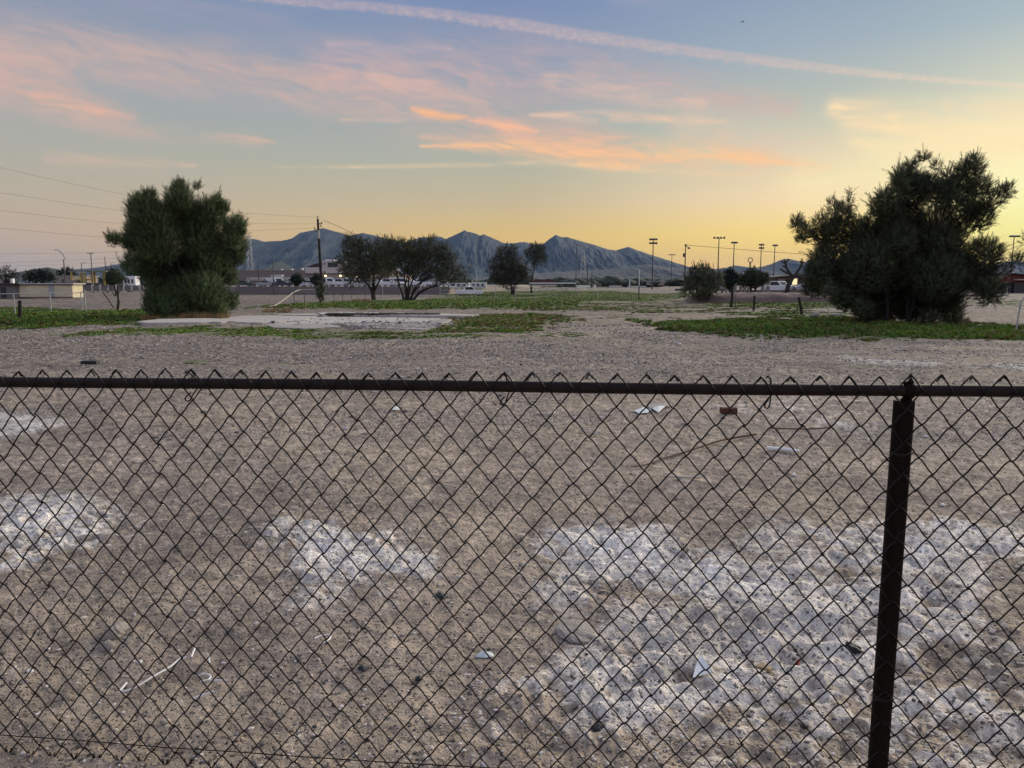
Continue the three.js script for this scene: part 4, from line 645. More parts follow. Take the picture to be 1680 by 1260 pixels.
ridge('mountains', 'jagged blue grey mountain range along the horizon under the sunset', [[120, 452], [150, 446], [180, 437], [200, 433], [225, 428], [262, 424], [300, 420], [340, 414], [372, 404], [392, 394], [405, 392], [420, 392.5], [432, 396], [441, 396], [462, 395], [480, 391], [492, 382], [507, 379], [518, 377], [530, 374], [542, 377.5], [560, 382], [572, 387], [585, 384], [594, 382], [610, 385], [632, 391], [648, 394], [663, 398], [678, 394], [691, 389], [705, 390], [722, 387.6], [731, 392], [745, 386], [759, 379.5], [762, 377], [766, 379.5], [777, 382], [788, 386.5], [793, 384], [808, 390.5], [827, 399], [842, 399], [859, 396.8], [874, 400], [890, 401], [901, 392], [912, 385.5], [922, 389], [931, 389], [947, 394], [970, 400], [996, 408.6], [1010, 411], [1030, 404.8], [1046, 410.5], [1065, 417], [1085, 423.5], [1103, 429.5], [1124, 437], [1150, 446], [1180, 454]], 8200, 2600, 3.3, 0.30, hazyRockC);
ridge('foothills', 'lower blue hills in front of the far range at the right', [[1060, 456], [1100, 447], [1125, 440], [1133, 437], [1145, 440], [1165, 440.5], [1180, 441], [1195, 438], [1205, 435.5], [1225, 438], [1240, 439], [1253, 437], [1270, 432], [1282, 426], [1293, 424], [1302, 428], [1312, 434], [1325, 430], [1335, 424], [1345, 421], [1362, 424], [1400, 431], [1450, 437], [1520, 441], [1600, 439], [1640, 433], [1655, 428.5], [1666, 428], [1680, 432], [1720, 440], [1800, 446]], 6900, 2000, 7.7, 0.3, hazyRockC);
ridge('foothills', 'long low dark slope running below the big range, across the middle', [[740, 460], [800, 454], [900, 447], [1000, 442], [1040, 436], [1060, 433.5], [1080, 436], [1130, 442], [1200, 448], [1290, 454]], 5200, 1500, 5.1, 0.3, [0.06, 0.06, 0.055]);
ridge('foothills', 'small dark cone shaped hill standing above the long tan building', [[412, 450], [425, 443], [440, 437], [452, 430], [459, 428], [468, 432], [478, 439], [490, 446], [510, 450]], 4200, 700, 9.1, 0.25, [0.055, 0.06, 0.048]);
ridge('foothills', 'small dark hill behind the trees at the far left', [[20, 452], [50, 447], [66, 441], [78, 438.5], [90, 441], [104, 446], [130, 452]], 2600, 500, 12.7, 0.25, [0.05, 0.055, 0.04]);

// ---------------------------------------------------------------- helpers for things placed at a distance
const tan_ = mat(0.42, 0.36, 0.31, 0.9, { map: mottle }), tanD = mat(0.24, 0.20, 0.175, 0.9), pale = mat(0.60, 0.545, 0.485, 0.85), whiteP = mat(0.86, 0.86, 0.85, 0.5), cream_ = mat(0.95, 0.83, 0.55, 0.85, { map: mottle }), glassD = mat(0.03, 0.035, 0.04, 0.15), roofD = mat(0.06, 0.04, 0.035, 0.9), galv = mat(0.42, 0.43, 0.44, 0.45, { metalness: 0.5 }), steelD = mat(0.09, 0.09, 0.095, 0.6, { metalness: 0.4 }), poleM = mat(0.035, 0.026, 0.021, 0.95), rubber = mat(0.02, 0.02, 0.02, 0.9), yellowP = mat(0.62, 0.45, 0.14, 0.6), redP = mat(0.16, 0.035, 0.022, 0.85), blockM = mat(0.26, 0.235, 0.225, 0.95, { map: mottle }), bankM = mat(0.235, 0.165, 0.135, 0.98, { map: mottle });
const at = (px, py, d) => P(px, py, d);
// a box whose front face fills a pixel rectangle at distance d, as a part of t
function pane(t, name, x0, y0, x1, y1, d, dep, m, parent = t) { const a = at(x0, y1, d), b = at(x1, y0, d); return part(name, box(b.x - a.x, b.y - a.y, dep, (a.x + b.x) / 2 - t.position.x, (a.y + b.y) / 2 - t.position.y, -d - dep / 2 - t.position.z), m, parent); }
const baseAt = (px, d) => { const p = at(px, 465, d); p.y = macro(p.x, p.z); return p; };

// ---------------------------------------------------------------- left: storage building, canopy, poles
{
  const d = 122, t = thing('storage_building', 'long low cream block building with flat brown roof at the far left', 'building', baseAt(60, d));
  pane(t, 'wall', 28, 466.6, 118, 488, d, 3, cream_); pane(t, 'roof', 26, 464.6, 120, 466.4, d - 0.4, 3.6, pale); pane(t, 'fascia', 27, 466.4, 119, 467.8, d - 0.25, 0.2, roofD);
  pane(t, 'side_wall', -70, 467, 28, 489, d - 0.3, 6, blockM); pane(t, 'side_roof', -72, 464.6, 29, 468.4, d - 0.7, 7, roofD); pane(t, 'doorway', 2, 471, 9, 488.6, d - 0.36, 0.1, glassD); pane(t, 'side_door', 80.5, 468.3, 88, 487, d - 0.08, 0.1, mat(0.42, 0.42, 0.43, 0.8)); pane(t, 'footing', 29, 487, 118.4, 488.6, d - 0.12, 0.3, roofD);
  const v = pane(t, 'roof_vent', 17, 457, 20.5, 464.6, d + 2, 0.5, whiteP); v.castShadow = true;
}
{
  const d = 210, t = thing('petrol_canopy', 'yellow posted flat canopy standing behind the cream building', 'canopy', baseAt(143, d));
  pane(t, 'canopy_roof', 111, 444, 173, 445.6, d, 8, mat(0.22, 0.24, 0.18, 0.8)); for (const [x, b] of [[116, 459], [132, 462], [137, 463], [149, 463], [154, 464], [170, 467.5]]) pane(t, 'canopy_post', x, 445.7, x + 1.4, b, d + rr(0, 4), 0.4, yellowP);
  pane(t, 'fuel_island', 124, 457.5, 150, 460, d + 2, 1, yellowP); pane(t, 'light_bar', 127, 446.2, 140, 447, d - 0.3, 0.3, whiteP);
  const e = 225, s = thing('shop_building', 'small low building with pale upper wall beneath the yellow canopy', 'building', baseAt(115, e)); pane(s, 'wall', 88, 453.2, 142, 464, e, 6, tan_); pane(s, 'upper_wall', 118, 453, 143, 460, e - 0.15, 0.14, cream_); pane(s, 'window', 125, 458, 132, 462, e - 0.26, 0.1, glassD); pane(s, 'door', 102, 458, 104, 463, e - 0.1, 0.1, glassD); pane(s, 'parapet', 87.5, 452.4, 143.5, 453.2, e - 0.3, 6.6, pale);
}
{
  const d = 165, t = thing('block_wall', 'grey block wall with white posts behind the cream building', 'wall', baseAt(180, d)); pane(t, 'wall_face', 133, 468, 235, 477.5, d, 0.25, blockM); for (let x = 150; x < 232; x += 13) pane(t, 'wall_post', x, 467, x + 2, 477.6, d - 0.1, 0.3, pale);
}
// vehicles ----------------------------------------------------
function vehicle(name, label, o, pos, turn, group) {       // length along x, front towards +x
  const t = thing(name, label, o.cat || 'car', pos, turn, group), w = o.w || 1.8, prof = (pts, wd, z0) => { const g = new THREE.ExtrudeGeometry(new THREE.Shape(pts.map(([x, y]) => new THREE.Vector2(x, y))), { depth: wd - 0.08, bevelEnabled: true, bevelSize: 0.04, bevelThickness: 0.04, bevelSegments: 2 }); return g.translate(0, 0, -wd / 2 + 0.04); };
  part('body', prof(o.body, w), o.paint, t); if (o.cabin) part('cabin', prof(o.cabin, w * 0.88), o.paint, t);
  for (const s of o.windows || []) for (const z of [-1, 1]) part('window', prof(s, 0.1).translate(0, 0, z * (o.cabin ? w * 0.44 : w * 0.5)), glassD, t);
  for (const [x, y, h, dep, rz] of o.screens || []) { const g = box(0.05, h, w * 0.74); g.rotateZ(rz || 0); part('windscreen', g.translate(x, y, 0), glassD, t); }
  for (const x of o.axles) for (const z of [-1, 1]) { const wh = part('wheel', new THREE.TorusGeometry(o.wr * 0.74, o.wr * 0.27, 8, 18).translate(x, o.wr, z * (w / 2 - 0.1)), rubber, t); part('rim', new THREE.CylinderGeometry(o.wr * 0.6, o.wr * 0.6, 0.14, 14).rotateX(Math.PI / 2).translate(x, o.wr, z * (w / 2 - 0.1)), galv, wh); }
  for (const z of [-1, 1]) { part('headlight', box(0.08, 0.16, 0.34, o.nose, o.ly, z * (w / 2 - 0.28)), o.lamp || whiteP, t); part('tail_light', box(0.08, 0.3, 0.16, o.tail, o.ly + 0.12, z * (w / 2 - 0.14)), redP, t); }
  part('bumper', [box(0.16, 0.22, w * 0.96, o.nose, 0.45, 0), box(0.16, 0.22, w * 0.96, o.tail, 0.5, 0)], o.trim || steelD, t); if (o.grille) part('grille', box(0.07, 0.3, w * 0.5, o.nose + 0.01, o.ly, 0), steelD, t);
  return t;
}
const whiteCar = mat(0.84, 0.84, 0.85, 0.3, { metalness: 0.0 }), silver = mat(0.36, 0.37, 0.39, 0.35, { metalness: 0.3 }), blackCar = mat(0.03, 0.03, 0.035, 0.3), blueCar = mat(0.05, 0.06, 0.085, 0.35);
const SEDAN = { body: [[-2.2, 0.35], [2.25, 0.35], [2.3, 0.7], [2.1, 0.86], [1, 0.98], [-1.7, 1.02], [-2.25, 0.95]], cabin: [[1.0, 0.96], [0.3, 1.42], [-0.9, 1.44], [-1.6, 1.0]], windows: [[[0.75, 1.0], [0.25, 1.34], [-0.3, 1.36], [-0.3, 1.0]], [[-0.38, 1.0], [-0.38, 1.36], [-0.85, 1.36], [-1.35, 1.02]]], screens: [[0.66, 1.18, 0.75, 0, -0.98 + 0.0]], axles: [1.4, -1.35], wr: 0.32, nose: 2.28, tail: -2.24, ly: 0.72, w: 1.78 };
const PICKUP = { cat: 'pickup truck', body: [[-2.7, 0.5], [2.6, 0.5], [2.68, 0.9], [2.6, 1.12], [1.2, 1.2], [-2.7, 1.2]], cabin: [[1.2, 1.18], [0.6, 1.82], [-0.85, 1.84], [-1.05, 1.18]], windows: [[[0.95, 1.22], [0.5, 1.74], [-0.1, 1.74], [-0.1, 1.22]], [[-0.2, 1.22], [-0.2, 1.74], [-0.75, 1.74], [-0.85, 1.22]]], screens: [[0.92, 1.5, 0.72, 0, 0.74]], axles: [1.75, -1.75], wr: 0.4, nose: 2.66, tail: -2.72, ly: 0.95, w: 1.95, grille: true };
const VAN = { cat: 'van', body: [[-2.6, 0.45], [2.5, 0.45], [2.55, 0.9], [2.2, 1.15], [1.5, 2.0], [1.3, 2.1], [-2.6, 2.1]], windows: [[[1.9, 1.2], [1.4, 1.85], [0.7, 1.85], [0.7, 1.2]]], screens: [[1.92, 1.56, 0.95, 0, 0.68]], axles: [1.7, -1.6], wr: 0.36, nose: 2.52, tail: -2.62, ly: 0.8, w: 1.95 };
const SUV = { cat: 'suv', body: [[-2.35, 0.5], [2.35, 0.5], [2.4, 0.95], [2.2, 1.1], [1.2, 1.16], [-2.35, 1.16]], cabin: [[1.25, 1.14], [0.6, 1.76], [-2.0, 1.8], [-2.3, 1.14]], windows: [[[0.95, 1.2], [0.5, 1.68], [-0.2, 1.68], [-0.2, 1.2]], [[-0.3, 1.2], [-0.3, 1.68], [-1.2, 1.68], [-1.2, 1.2]], [[-1.3, 1.2], [-1.3, 1.68], [-1.85, 1.68], [-2.05, 1.2]]], screens: [[0.98, 1.46, 0.72, 0, 0.78], [-2.21, 1.46, 0.5, 0, -0.4]], axles: [1.45, -1.45], wr: 0.38, nose: 2.38, tail: -2.38, ly: 0.95, w: 1.9 };
const bankTop = (px, d, y) => { const p = at(px, 465, d); p.y = y; return p; };
vehicle('parked_suv', 'dark tailed white topped suv parked behind the dirt bank beside the bush', { ...SUV, paint: mat(0.30, 0.27, 0.26, 0.35) }, bankTop(1189, 116, 0.08), 0.95);
vehicle('pickup_truck', 'white pickup truck facing the lot behind the dirt bank', { ...PICKUP, paint: whiteCar }, bankTop(1277, 118, 0.1), -1.0);
vehicle('parked_car', 'grey car half hidden behind the dark tree, right of the white pickup', { ...SEDAN, paint: silver }, bankTop(1325, 116, 0.1), 0.1);
// ---------------------------------------------------------------- middle: terrace wall, parking, buildings
{
  const d = 168, t = thing('retaining_wall', 'long grey block retaining wall below the row of parked white vehicles', 'wall', baseAt(520, d)); pane(t, 'wall_face', 388, 470.6, 735, 483.5, d, 0.4, blockM); pane(t, 'coping', 387, 469.9, 736, 470.6, d - 0.08, 0.56, tan_);
  const tq = [[389, 168.6], [734, 168.6], [900, 560], [330, 560]].map(([x, z]) => new THREE.Vector2((x - 840) / FPX * z, z)), l = part('parking_terrace', new THREE.ExtrudeGeometry(new THREE.Shape(tq), { depth: 2.2, bevelEnabled: false }).rotateX(-Math.PI / 2), tanD); l.position.set(0, -1.36, 0); tag(l, 'flat raised paved terrace behind the retaining wall', 'terrace', null, 'structure');
}
const lotY = 0.86;
{
  const spots = [[400, 0, 'dark green sedan at the left end of the parked row, by the big tree', SEDAN, mat(0.05, 0.07, 0.06, 0.4)], [416, 2, 'black sedan parked before the pale office wall', SEDAN, blackCar], [427, 1, 'red brown sedan parked before the pale office wall', SEDAN, mat(0.22, 0.08, 0.06, 0.4)], [437, 0, 'silver sedan parked left of the white vans', SEDAN, silver], [444, 2, 'white van first of the two by the office entrance', VAN, whiteCar], [453, 1, 'white van second of the two by the office entrance', VAN, whiteCar], [463, 0, 'dark blue sedan parked right of the white vans', SEDAN, blueCar], [474, 2, 'silver pickup parked just left of the small round tree', PICKUP, silver], [500, 1, 'white pickup parked between the two small round trees', PICKUP, whiteCar], [507, 0, 'white sedan parked left of the second small tree', SEDAN, whiteCar], [536, 1, 'white van parked right of the utility pole', VAN, whiteCar], [546, 2, 'silver sedan parked beneath the loading lamps', SEDAN, silver], [556, 0, 'white pickup parked beneath the loading lamps', PICKUP, whiteCar], [566, 1, 'pale blue pickup parked under the dark olive tree', PICKUP, mat(0.3, 0.4, 0.48, 0.4)], [577, 2, 'white van parked beneath the dark olive tree', VAN, whiteCar], [588, 0, 'white sedan parked left of the forked trunk', SEDAN, whiteCar], [600, 1, 'white pickup parked behind the forked trunk', PICKUP, whiteCar], [622, 2, 'white sedan parked right of the forked trunk', SEDAN, whiteCar], [634, 0, 'white pickup between the forked trunk and the many stemmed tree', PICKUP, whiteCar], [652, 1, 'white van left of the many stemmed tree', VAN, whiteCar], [672, 2, 'white sedan seen between the slender stems', SEDAN, whiteCar], [690, 0, 'white pickup seen right of the slender stems', PICKUP, whiteCar], [704, 2, 'white sedan under the spreading right limbs', SEDAN, whiteCar], [716, 1, 'silver van under the spreading right limbs', VAN, silver], [728, 0, 'white sedan at the right end of the row by the trailers', SEDAN, whiteCar]];
  const turns = [0.2, -0.9, 2.4]; let first = {};
  for (const [px, a, lb, kind, paint] of spots) { const d = 178 + (a * 3), p = at(px, 465, d); p.y = lotY; vehicle(kind === SEDAN ? 'parked_sedan' : kind === VAN ? 'parked_van' : 'parked_pickup', lb, { ...kind, paint }, p, turns[a], 'vehicles parked above the retaining wall'); }
}
function trailer(name, label, x0, x1, y0, y1, d, yBase) {
  const p = at((x0 + x1) / 2, 465, d); p.y = yBase; const t = thing(name, label, 'trailer', p, 0, 'white trailers'), w = (x1 - x0) * d / FPX, h = at(840, y0, d).y - yBase - 0.55;
  part('body', rbox(w, h, 2.4, 0.12, 0, 0.55 + h / 2, 0), whiteP, t); for (let i = 0; i < 3; i++) part('window', box(w * 0.14, h * 0.3, 0.06, w * (-0.3 + 0.28 * i), 0.55 + h * 0.62, 1.22), glassD, t); part('stripe', box(w * 0.96, 0.12, 0.04, 0, 0.55 + h * 0.3, 1.215), mat(0.25, 0.3, 0.36, 0.5), t);
  for (const x of [-0.12, 0.12]) part('wheel', new THREE.TorusGeometry(0.26, 0.1, 8, 16).translate(x * w, 0.36, 1.05), rubber, t); part('hitch', box(w * 0.16, 0.08, 0.2, -w * 0.56, 0.5, 0), steelD, t);
}
trailer('travel_trailer', 'long white travel trailer, left of the pair by the field fence', 738, 770, 464, 472, 172, -0.1); trailer('travel_trailer', 'white travel trailer with rounded end, right of the pair by the field fence', 772, 798, 463.5, 472.5, 170, -0.1);
trailer('box_trailer', 'white box trailer with dark windows seen left of the big left tree', 206, 226, 453, 463, 190, -0.6);
vehicle('parked_pickup', 'white pickup on the grass in front of the travel trailers', { ...PICKUP, paint: whiteCar }, baseAt(770, 150), 0.1); 
{ // office, warehouse, hall
  let d = 470, t = thing('warehouse', 'very long plain tan warehouse wall behind the pale office building', 'building', at(440, 465, d).setY(0.86)); pane(t, 'wall', 375, 444, 505, 468, d, 30, tanD); pane(t, 'parapet', 374, 443, 506, 444, d - 0.3, 31, tan_);
  for (const [x, y] of [[458, 441.5], [475, 441], [492, 440]]) pane(t, 'roof_unit', x, y, x + 4, 443, d + 6, 3, galv);
  d = 400; t = thing('office_building', 'low pale office building with dark windows and raised entrance bay', 'building', at(440, 465, d).setY(0.86));
  pane(t, 'wall', 405.5, 455, 474, 469.5, d, 12, pale); pane(t, 'entrance_bay', 445, 450.5, 462, 469.5, d - 0.6, 4, mat(0.58, 0.54, 0.5, 0.85)); pane(t, 'parapet', 405, 454.2, 474.5, 455, d - 0.2, 12.4, tan_); pane(t, 'entrance', 450, 460, 460, 469, d - 0.75, 0.1, glassD); pane(t, 'entrance_canopy', 453, 458, 460.5, 461.5, d - 1.6, 1, whiteP);
  for (const x of [410.5, 415, 421, 424, 438.5, 464]) pane(t, 'window', x, 461.5, x + 2.6, 464.6, d - 0.1, 0.08, glassD); pane(t, 'band', 405.5, 458.6, 445, 459.2, d - 0.12, 0.1, tanD); pane(t, 'sign', 407, 455.8, 410, 457, d - 0.14, 0.12, steelD);
  d = 415; t = thing('hall_building', 'tall tan hall with tower block and dark upper window behind the utility pole', 'building', at(540, 465, d).setY(0.86));
  pane(t, 'lower_wall', 500, 449.3, 665, 469.5, d, 30, tan_); pane(t, 'upper_wall', 501, 438.5, 562, 449.2, d - 0.4, 20, pale); pane(t, 'roof_band', 499, 448.6, 600, 449.6, d - 0.8, 1, roofD); pane(t, 'tower', 529, 427.5, 562, 438.6, d - 0.6, 14, pale); pane(t, 'tower_roof', 533, 425.5, 548, 427.6, d - 0.9, 14, whiteP); pane(t, 'tower_window', 537.6, 430.5, 553, 438.2, d - 0.75, 0.2, glassD);
  for (const y of [431.5, 445]) pane(t, 'vent', 531, y, 533.6, y + 2.6, d - 0.8, 0.2, steelD); pane(t, 'side_wall', 562, 436, 640, 449.2, d + 1, 18, tan_); for (const x of [512, 543, 570, 592]) pane(t, 'loading_door', x, 456, x + 9, 468.5, d - 0.1, 0.08, mat(0.3, 0.27, 0.25, 0.8));
  const a = at(501, 438.5, d), b = at(529, 431.5, d), g = new THREE.ExtrudeGeometry(new THREE.Shape([new THREE.Vector2(a.x, a.y), new THREE.Vector2(b.x, a.y), new THREE.Vector2(b.x, b.y), new THREE.Vector2(b.x - 4, b.y - 0.3)]), { depth: 10, bevelEnabled: false }); g.translate(-t.position.x, 0.01 - t.position.y, -d - 10.6 - t.position.z); part('lean_roof', g, roofD, t);
  pane(t, 'cream_panel', 640, 441, 656, 469.4, d - 0.5, 0.4, cream_);  // pale cream building seen through the trees, built as a panel
  const glow = new THREE.MeshStandardMaterial({ color: 0x000000, emissive: new THREE.Color(1.0, 0.80, 0.42), emissiveIntensity: 3.2, roughness: 1 });
  for (const [x, y, n] of [[534, 452.5, 'left of four, beside the utility pole'], [558.5, 452.5, 'second of four, at the tree edge'], [586, 453.5, 'third of four, through the foliage'], [611, 453.5, 'fourth of four, above the forked trunk']]) {
    const p = at(x, y, d - 1.6), l = thing('wall_lamp', 'glowing yellow wall lamp on the hall, ' + n, 'lamp', p, 0, 'wall lamps on the hall'); part('bulb', new THREE.SphereGeometry(0.46, 14, 10).scale(1.35, 1, 0.8), glow, l); part('bracket', box(0.3, 0.2, 1.1, 0, 0.5, -0.9), steelD, l);
    const pl = new THREE.PointLight(new THREE.Color(1.0, 0.80, 0.42), 26); pl.position.copy(p); pl.castShadow = true; pl.shadow.radius = 20; scene.add(pl);
  }
}
for (const [px, py, r, fx, fy, lb, sd] of [[487, 459, 8, 487, 472, 'small round dark tree in front of the pale office', 401], [520, 460, 8, 520, 472, 'small round dark tree just left of the utility pole', 402]]) tree('shade_tree', lb, 'tree', { seed: sd, foot: at(fx, fy, 172).setY(lotY), depth: 0.8, geos: broad, shoot: 0.7, fill: 30, color: [0.022, 0.035, 0.016], up: 0.5, limbs: 1, stems: [[0, 1.4, [[px, py, 1]]]], lobes: [[px, py - 1, r], [px - 6, py + 1, r * 0.7], [px + 6, py, r * 0.75], [px + 9, py + 3, r * 0.5], [px - 9, py + 3, r * 0.5], [px, py + 4, r * 0.7]] });
tree('desert_bush', 'upright grey green bush at the foot of the utility pole', 'bush', { ...mesq, seed: 403, foot: G(526, 498), depth: 0.5, shoot: 0.45, color: [0.07, 0.08, 0.045], fill: 34, up: 0.9, stems: [[0, 1.2, [[526, 475, 1], [523, 468, 0.7]]]], lobes: [[525, 490, 7], [523, 480, 7], [529, 478, 7], [526, 470, 5], [520, 468, 4, , 0.7], [531, 468, 4, , 0.7]], bare: [[522, 462, 5], [529, 462, 4]] });
tree('shade_tree', 'small round tree on a thin trunk just left of the big left tree', 'tree', { seed: 404, foot: G(192, 510), depth: 0.4, geos: fines, shoot: 0.3, fill: 34, color: [0.036, 0.052, 0.022], up: 0.4, limbs: 1, limbR: 0.8, bark: barkD, stems: [[0, 1.6, [[190, 462, 1], [192, 470, 0.9]]]], lobes: [[190, 452, 10], [181, 456, 8], [199, 456, 8], [186, 462, 7], [196, 463, 7], [205, 460, 4], [176, 462, 4]] });
for (const [pts, d, lb, sd, sh] of [[[[12, 450, 9], [22, 452, 9], [4, 452, 9], [14, 442, 6], [26, 445, 5], [-10, 448, 9], [32, 456, 7]], 150, 'dark open crowned tree at the far left behind the cream building', 411, 0.9], [[[50, 454, 8], [60, 452, 9], [70, 453, 9], [80, 455, 8], [42, 458, 7], [66, 460, 8], [88, 459, 5]], 165, 'dense dark tree clump above the cream building roof', 412, 0.8], [[[102, 448, 6], [110, 446, 6], [96, 451, 5], [118, 448, 5], [124, 452, 5]], 240, 'dark tree standing behind the small shop building', 413, 1.1], [[[176, 456, 6], [184, 453, 6], [172, 461, 5], [192, 456, 6], [202, 458, 5], [210, 452, 6], [218, 456, 7]], 215, 'dark trees right of the yellow canopy posts', 414, 1.1]]) { const fx = pts[0][0]; tree('shade_tree', lb, 'tree', { seed: sd, foot: baseAt(fx, d), depth: 1.5, geos: sd === 411 ? fines : broad, shoot: sh, fill: sd === 411 ? 14 : 24, color: [0.026, 0.034, 0.022], up: 0.6, limbs: 1, stems: [[0, 1.8, [[fx, pts[0][1], 1], [pts[1][0], pts[1][1], 0.8]]]], lobes: pts }); }
// far band of trees and roofs under the mountains
{
  reseed(71); const list = []; const clump = new THREE.IcosahedronGeometry(1, 2); { const p = clump.attributes.position; for (let i = 0; i < p.count; i++) { const k = 0.7 + 0.6 * vn(p.getX(i) * 2.4 + 9, p.getY(i) * 2.4 + p.getZ(i) * 3); p.setXYZ(i, p.getX(i) * k, p.getY(i) * k, p.getZ(i) * k); } clump.computeVertexNormals(); }
  for (let j = 0; j < 2600; j++) { const px = rr(100, 1760), d = 480 * Math.pow(3.2, rnd()), p = at(px, 465, d), h = rr(2, 6.5) * (0.5 + fbm(px * 0.05, d * 0.01, 2)), q = rr(0.7, 1.2); if (px > 380 && px < 560 && d < 560) continue; list.push({ x: p.x, y: macro(p.x, p.z) + h * 0.45, z: p.z, sx: h * rr(0.7, 1.6), sy: h * 0.55, sz: h, ry: rnd() * 6, c: [0.045 * q, 0.055 * q, 0.035 * q] }); }
  let i = 0; asStuff('far_trees', 'far dark band of small trees below the mountains', 'trees', scatter('tree_mass', '', '', [clump], leafMat, list.length, () => list[i++]));
  for (const [x0, x1, y0, d, m, lb] of [[882, 900, 456.5, 620, whiteP, 'far white flat roofed building left of the lattice tower'], [900, 918, 459, 560, pale, 'far pale low building right of the white flat roofed one'], [1000, 1012, 461, 600, pale, 'far pale shed left of the white goal post'], [1062, 1090, 462, 480, tan_, 'far tan shed at the foot of the tall field light']]) { const t = thing('far_building', lb, 'building', baseAt((x0 + x1) / 2, d)); pane(t, 'wall', x0, y0, x1, 468, d, 9, m); pane(t, 'roof', x0 - 0.4, y0 - 1, x1 + 0.4, y0, d - 0.3, 9.6, galv); pane(t, 'doorway', lerp(x0, x1, 0.3), y0 + 2.5, lerp(x0, x1, 0.45), 468, d - 0.1, 0.1, glassD); }
  const d = 330, t = thing('red_roof_building', 'long dark red roofed building behind the ramada', 'building', baseAt(888, d)), a = at(866, 463.5, d), b = at(915, 458, d), g = new THREE.ExtrudeGeometry(new THREE.Shape([[a.x, a.y], [b.x, a.y], [b.x - 3, b.y], [a.x + 4, b.y]].map((q) => new THREE.Vector2(...q))), { depth: 8, bevelEnabled: false }); part('roof', g.translate(-t.position.x, -t.position.y, -d - 8 - t.position.z), mat(0.12, 0.05, 0.045, 0.9), t); pane(t, 'wall', 868, 463.6, 913, 470, d - 0.4, 7, tanD);
}
// the ramada and the field furniture
{
  const d = 152, t = thing('ramada', 'flat white roofed open shelter on thin posts at the middle of the field', 'shelter', baseAt(908, d)), ym = 477;
  pane(t, 'roof', 870, 463.6, 946, 465.4, d - 2.5, 5, whiteP); pane(t, 'fascia', 870, 465.4, 946, 466, d - 2.4, 0.2, steelD); for (const x of [873, 897, 921, 943.6]) { pane(t, 'post', x, 466, x + 1, ym + 0.4, d - 1.6, 0.14, galv); pane(t, 'post', x, 466, x + 1, ym, d + 1.6, 0.14, galv); }
  const b = thing('picnic_table', 'long pale table and bench under the white shelter', 'table', baseAt(905, d)); pane(b, 'table_top', 880, 473.8, 934, 474.6, d - 0.6, 0.9, pale); for (const x of [886, 907, 929]) pane(b, 'leg', x, 474.6, x + 1.2, 478.2, d - 0.5, 0.6, galv); pane(b, 'bench', 880, 476, 934, 476.5, d - 1.4, 0.3, pale);
  const p = G(1048, 492), pt = thing('goal_post', 'thin post, white above and dark below, standing alone in the field', 'post', p), s = -p.z / FPX; part('lower_post', cyl(0.09, 0.08, 23 * s, 0, 0, 0, 10), steelD, pt); part('upper_post', cyl(0.06, 0.055, 26 * s, 0, 23 * s + 0.002, 0, 10), whiteP, pt);
  const k = thing('field_barrier', 'low white rail barrier across the field behind the two tone post', 'barrier', baseAt(1046, 150)); pane(k, 'rail', 1030, 469.2, 1060, 470.4, 150, 0.12, whiteP); for (const x of [1032, 1046, 1058]) pane(k, 'barrier_leg', x, 470.4, x + 0.8, 477, 150, 0.1, whiteP); pane(k, 'tall_post', 1032.4, 459.5, 1034, 469.2, 150, 0.2, whiteP);
  for (const [x0, x1, y0, y1, dd, lb, m] of [[946, 968, 467.8, 471.5, 210, 'white low box by the ramada end', whiteP], [975, 978, 467, 472, 200, 'small white cabinet right of the ramada', whiteP], [1000, 1020, 468.6, 472.5, 230, 'long pale bleacher bench in the field', pale], [1109, 1124, 474, 477, 170, 'dark low trough beside the bush', steelD]]) { const c = thing(y0 === 474 ? 'trough' : 'field_box', lb, 'box', baseAt((x0 + x1) / 2, dd)); pane(c, 'box_body', x0, y0, x1, y1, dd, 1.2, m); pane(c, 'box_lid', x0 - 0.3, y0 - 0.5, x1 + 0.3, y0, dd - 0.05, 1.3, galv); }
}
// ---------------------------------------------------------------- lights, poles, masts, wires
const rod = (pts, r, n = 6) => tube(pts, r, n);
function fieldLight(px, top, d, rows, n, span, label) {
  const b = baseAt(px, d), t = thing('field_light', label, 'light mast', b, 0, 'field lights'), h = at(px, top, d).y - b.y, s = d / FPX;
  part('pole', cyl(0.30, 0.16, h, 0, 0, 0, 10), steelD, t);
  for (let r = 0; r < rows; r++) { const y = h - 0.2 - r * 1.5, arm = part('crossarm', box(span * s * 2, 0.14, 0.14, 0, y, 0), steelD, t); for (let i = 0; i < n; i++) { const x = (i / (n - 1) * 2 - 1) * span * s, lm = part('floodlight', new THREE.LatheGeometry([[0, 0.42], [0.28, 0.4], [0.5, 0.1], [0.62, -0.3], [0.56, -0.36]].map(([a, c]) => new THREE.Vector2(a, c)), 10).rotateX(0.5).scale(0.85, 0.85, 0.85).translate(x, y + 0.1, 0.35), mat(0.10, 0.095, 0.09, 0.5), arm); } }
}
fieldLight(945, 401, 420, 1, 2, 3, 'slim field light mast beside the lattice tower, leftmost of the masts'); fieldLight(1070, 392, 300, 2, 4, 5, 'tall field light with two rows of lamps above the field'); fieldLight(1101, 417.5, 520, 1, 4, 4.6, 'far short field light between the tall mast and the power pole'); fieldLight(1177, 389.5, 300, 1, 4, 8, 'field light with one wide row of four spaced lamps'); fieldLight(1202, 397.5, 330, 1, 4, 3.8, 'field light with one short row, right of the wide row'); fieldLight(1246.5, 401, 350, 2, 4, 3, 'field light with two short rows, right of the ring topped mast'); fieldLight(1268.5, 402, 355, 1, 4, 3, 'field light nearest the bare pollarded tree'); fieldLight(1657, 387, 300, 1, 5, 7, 'field light beyond the dark tree at the right edge');
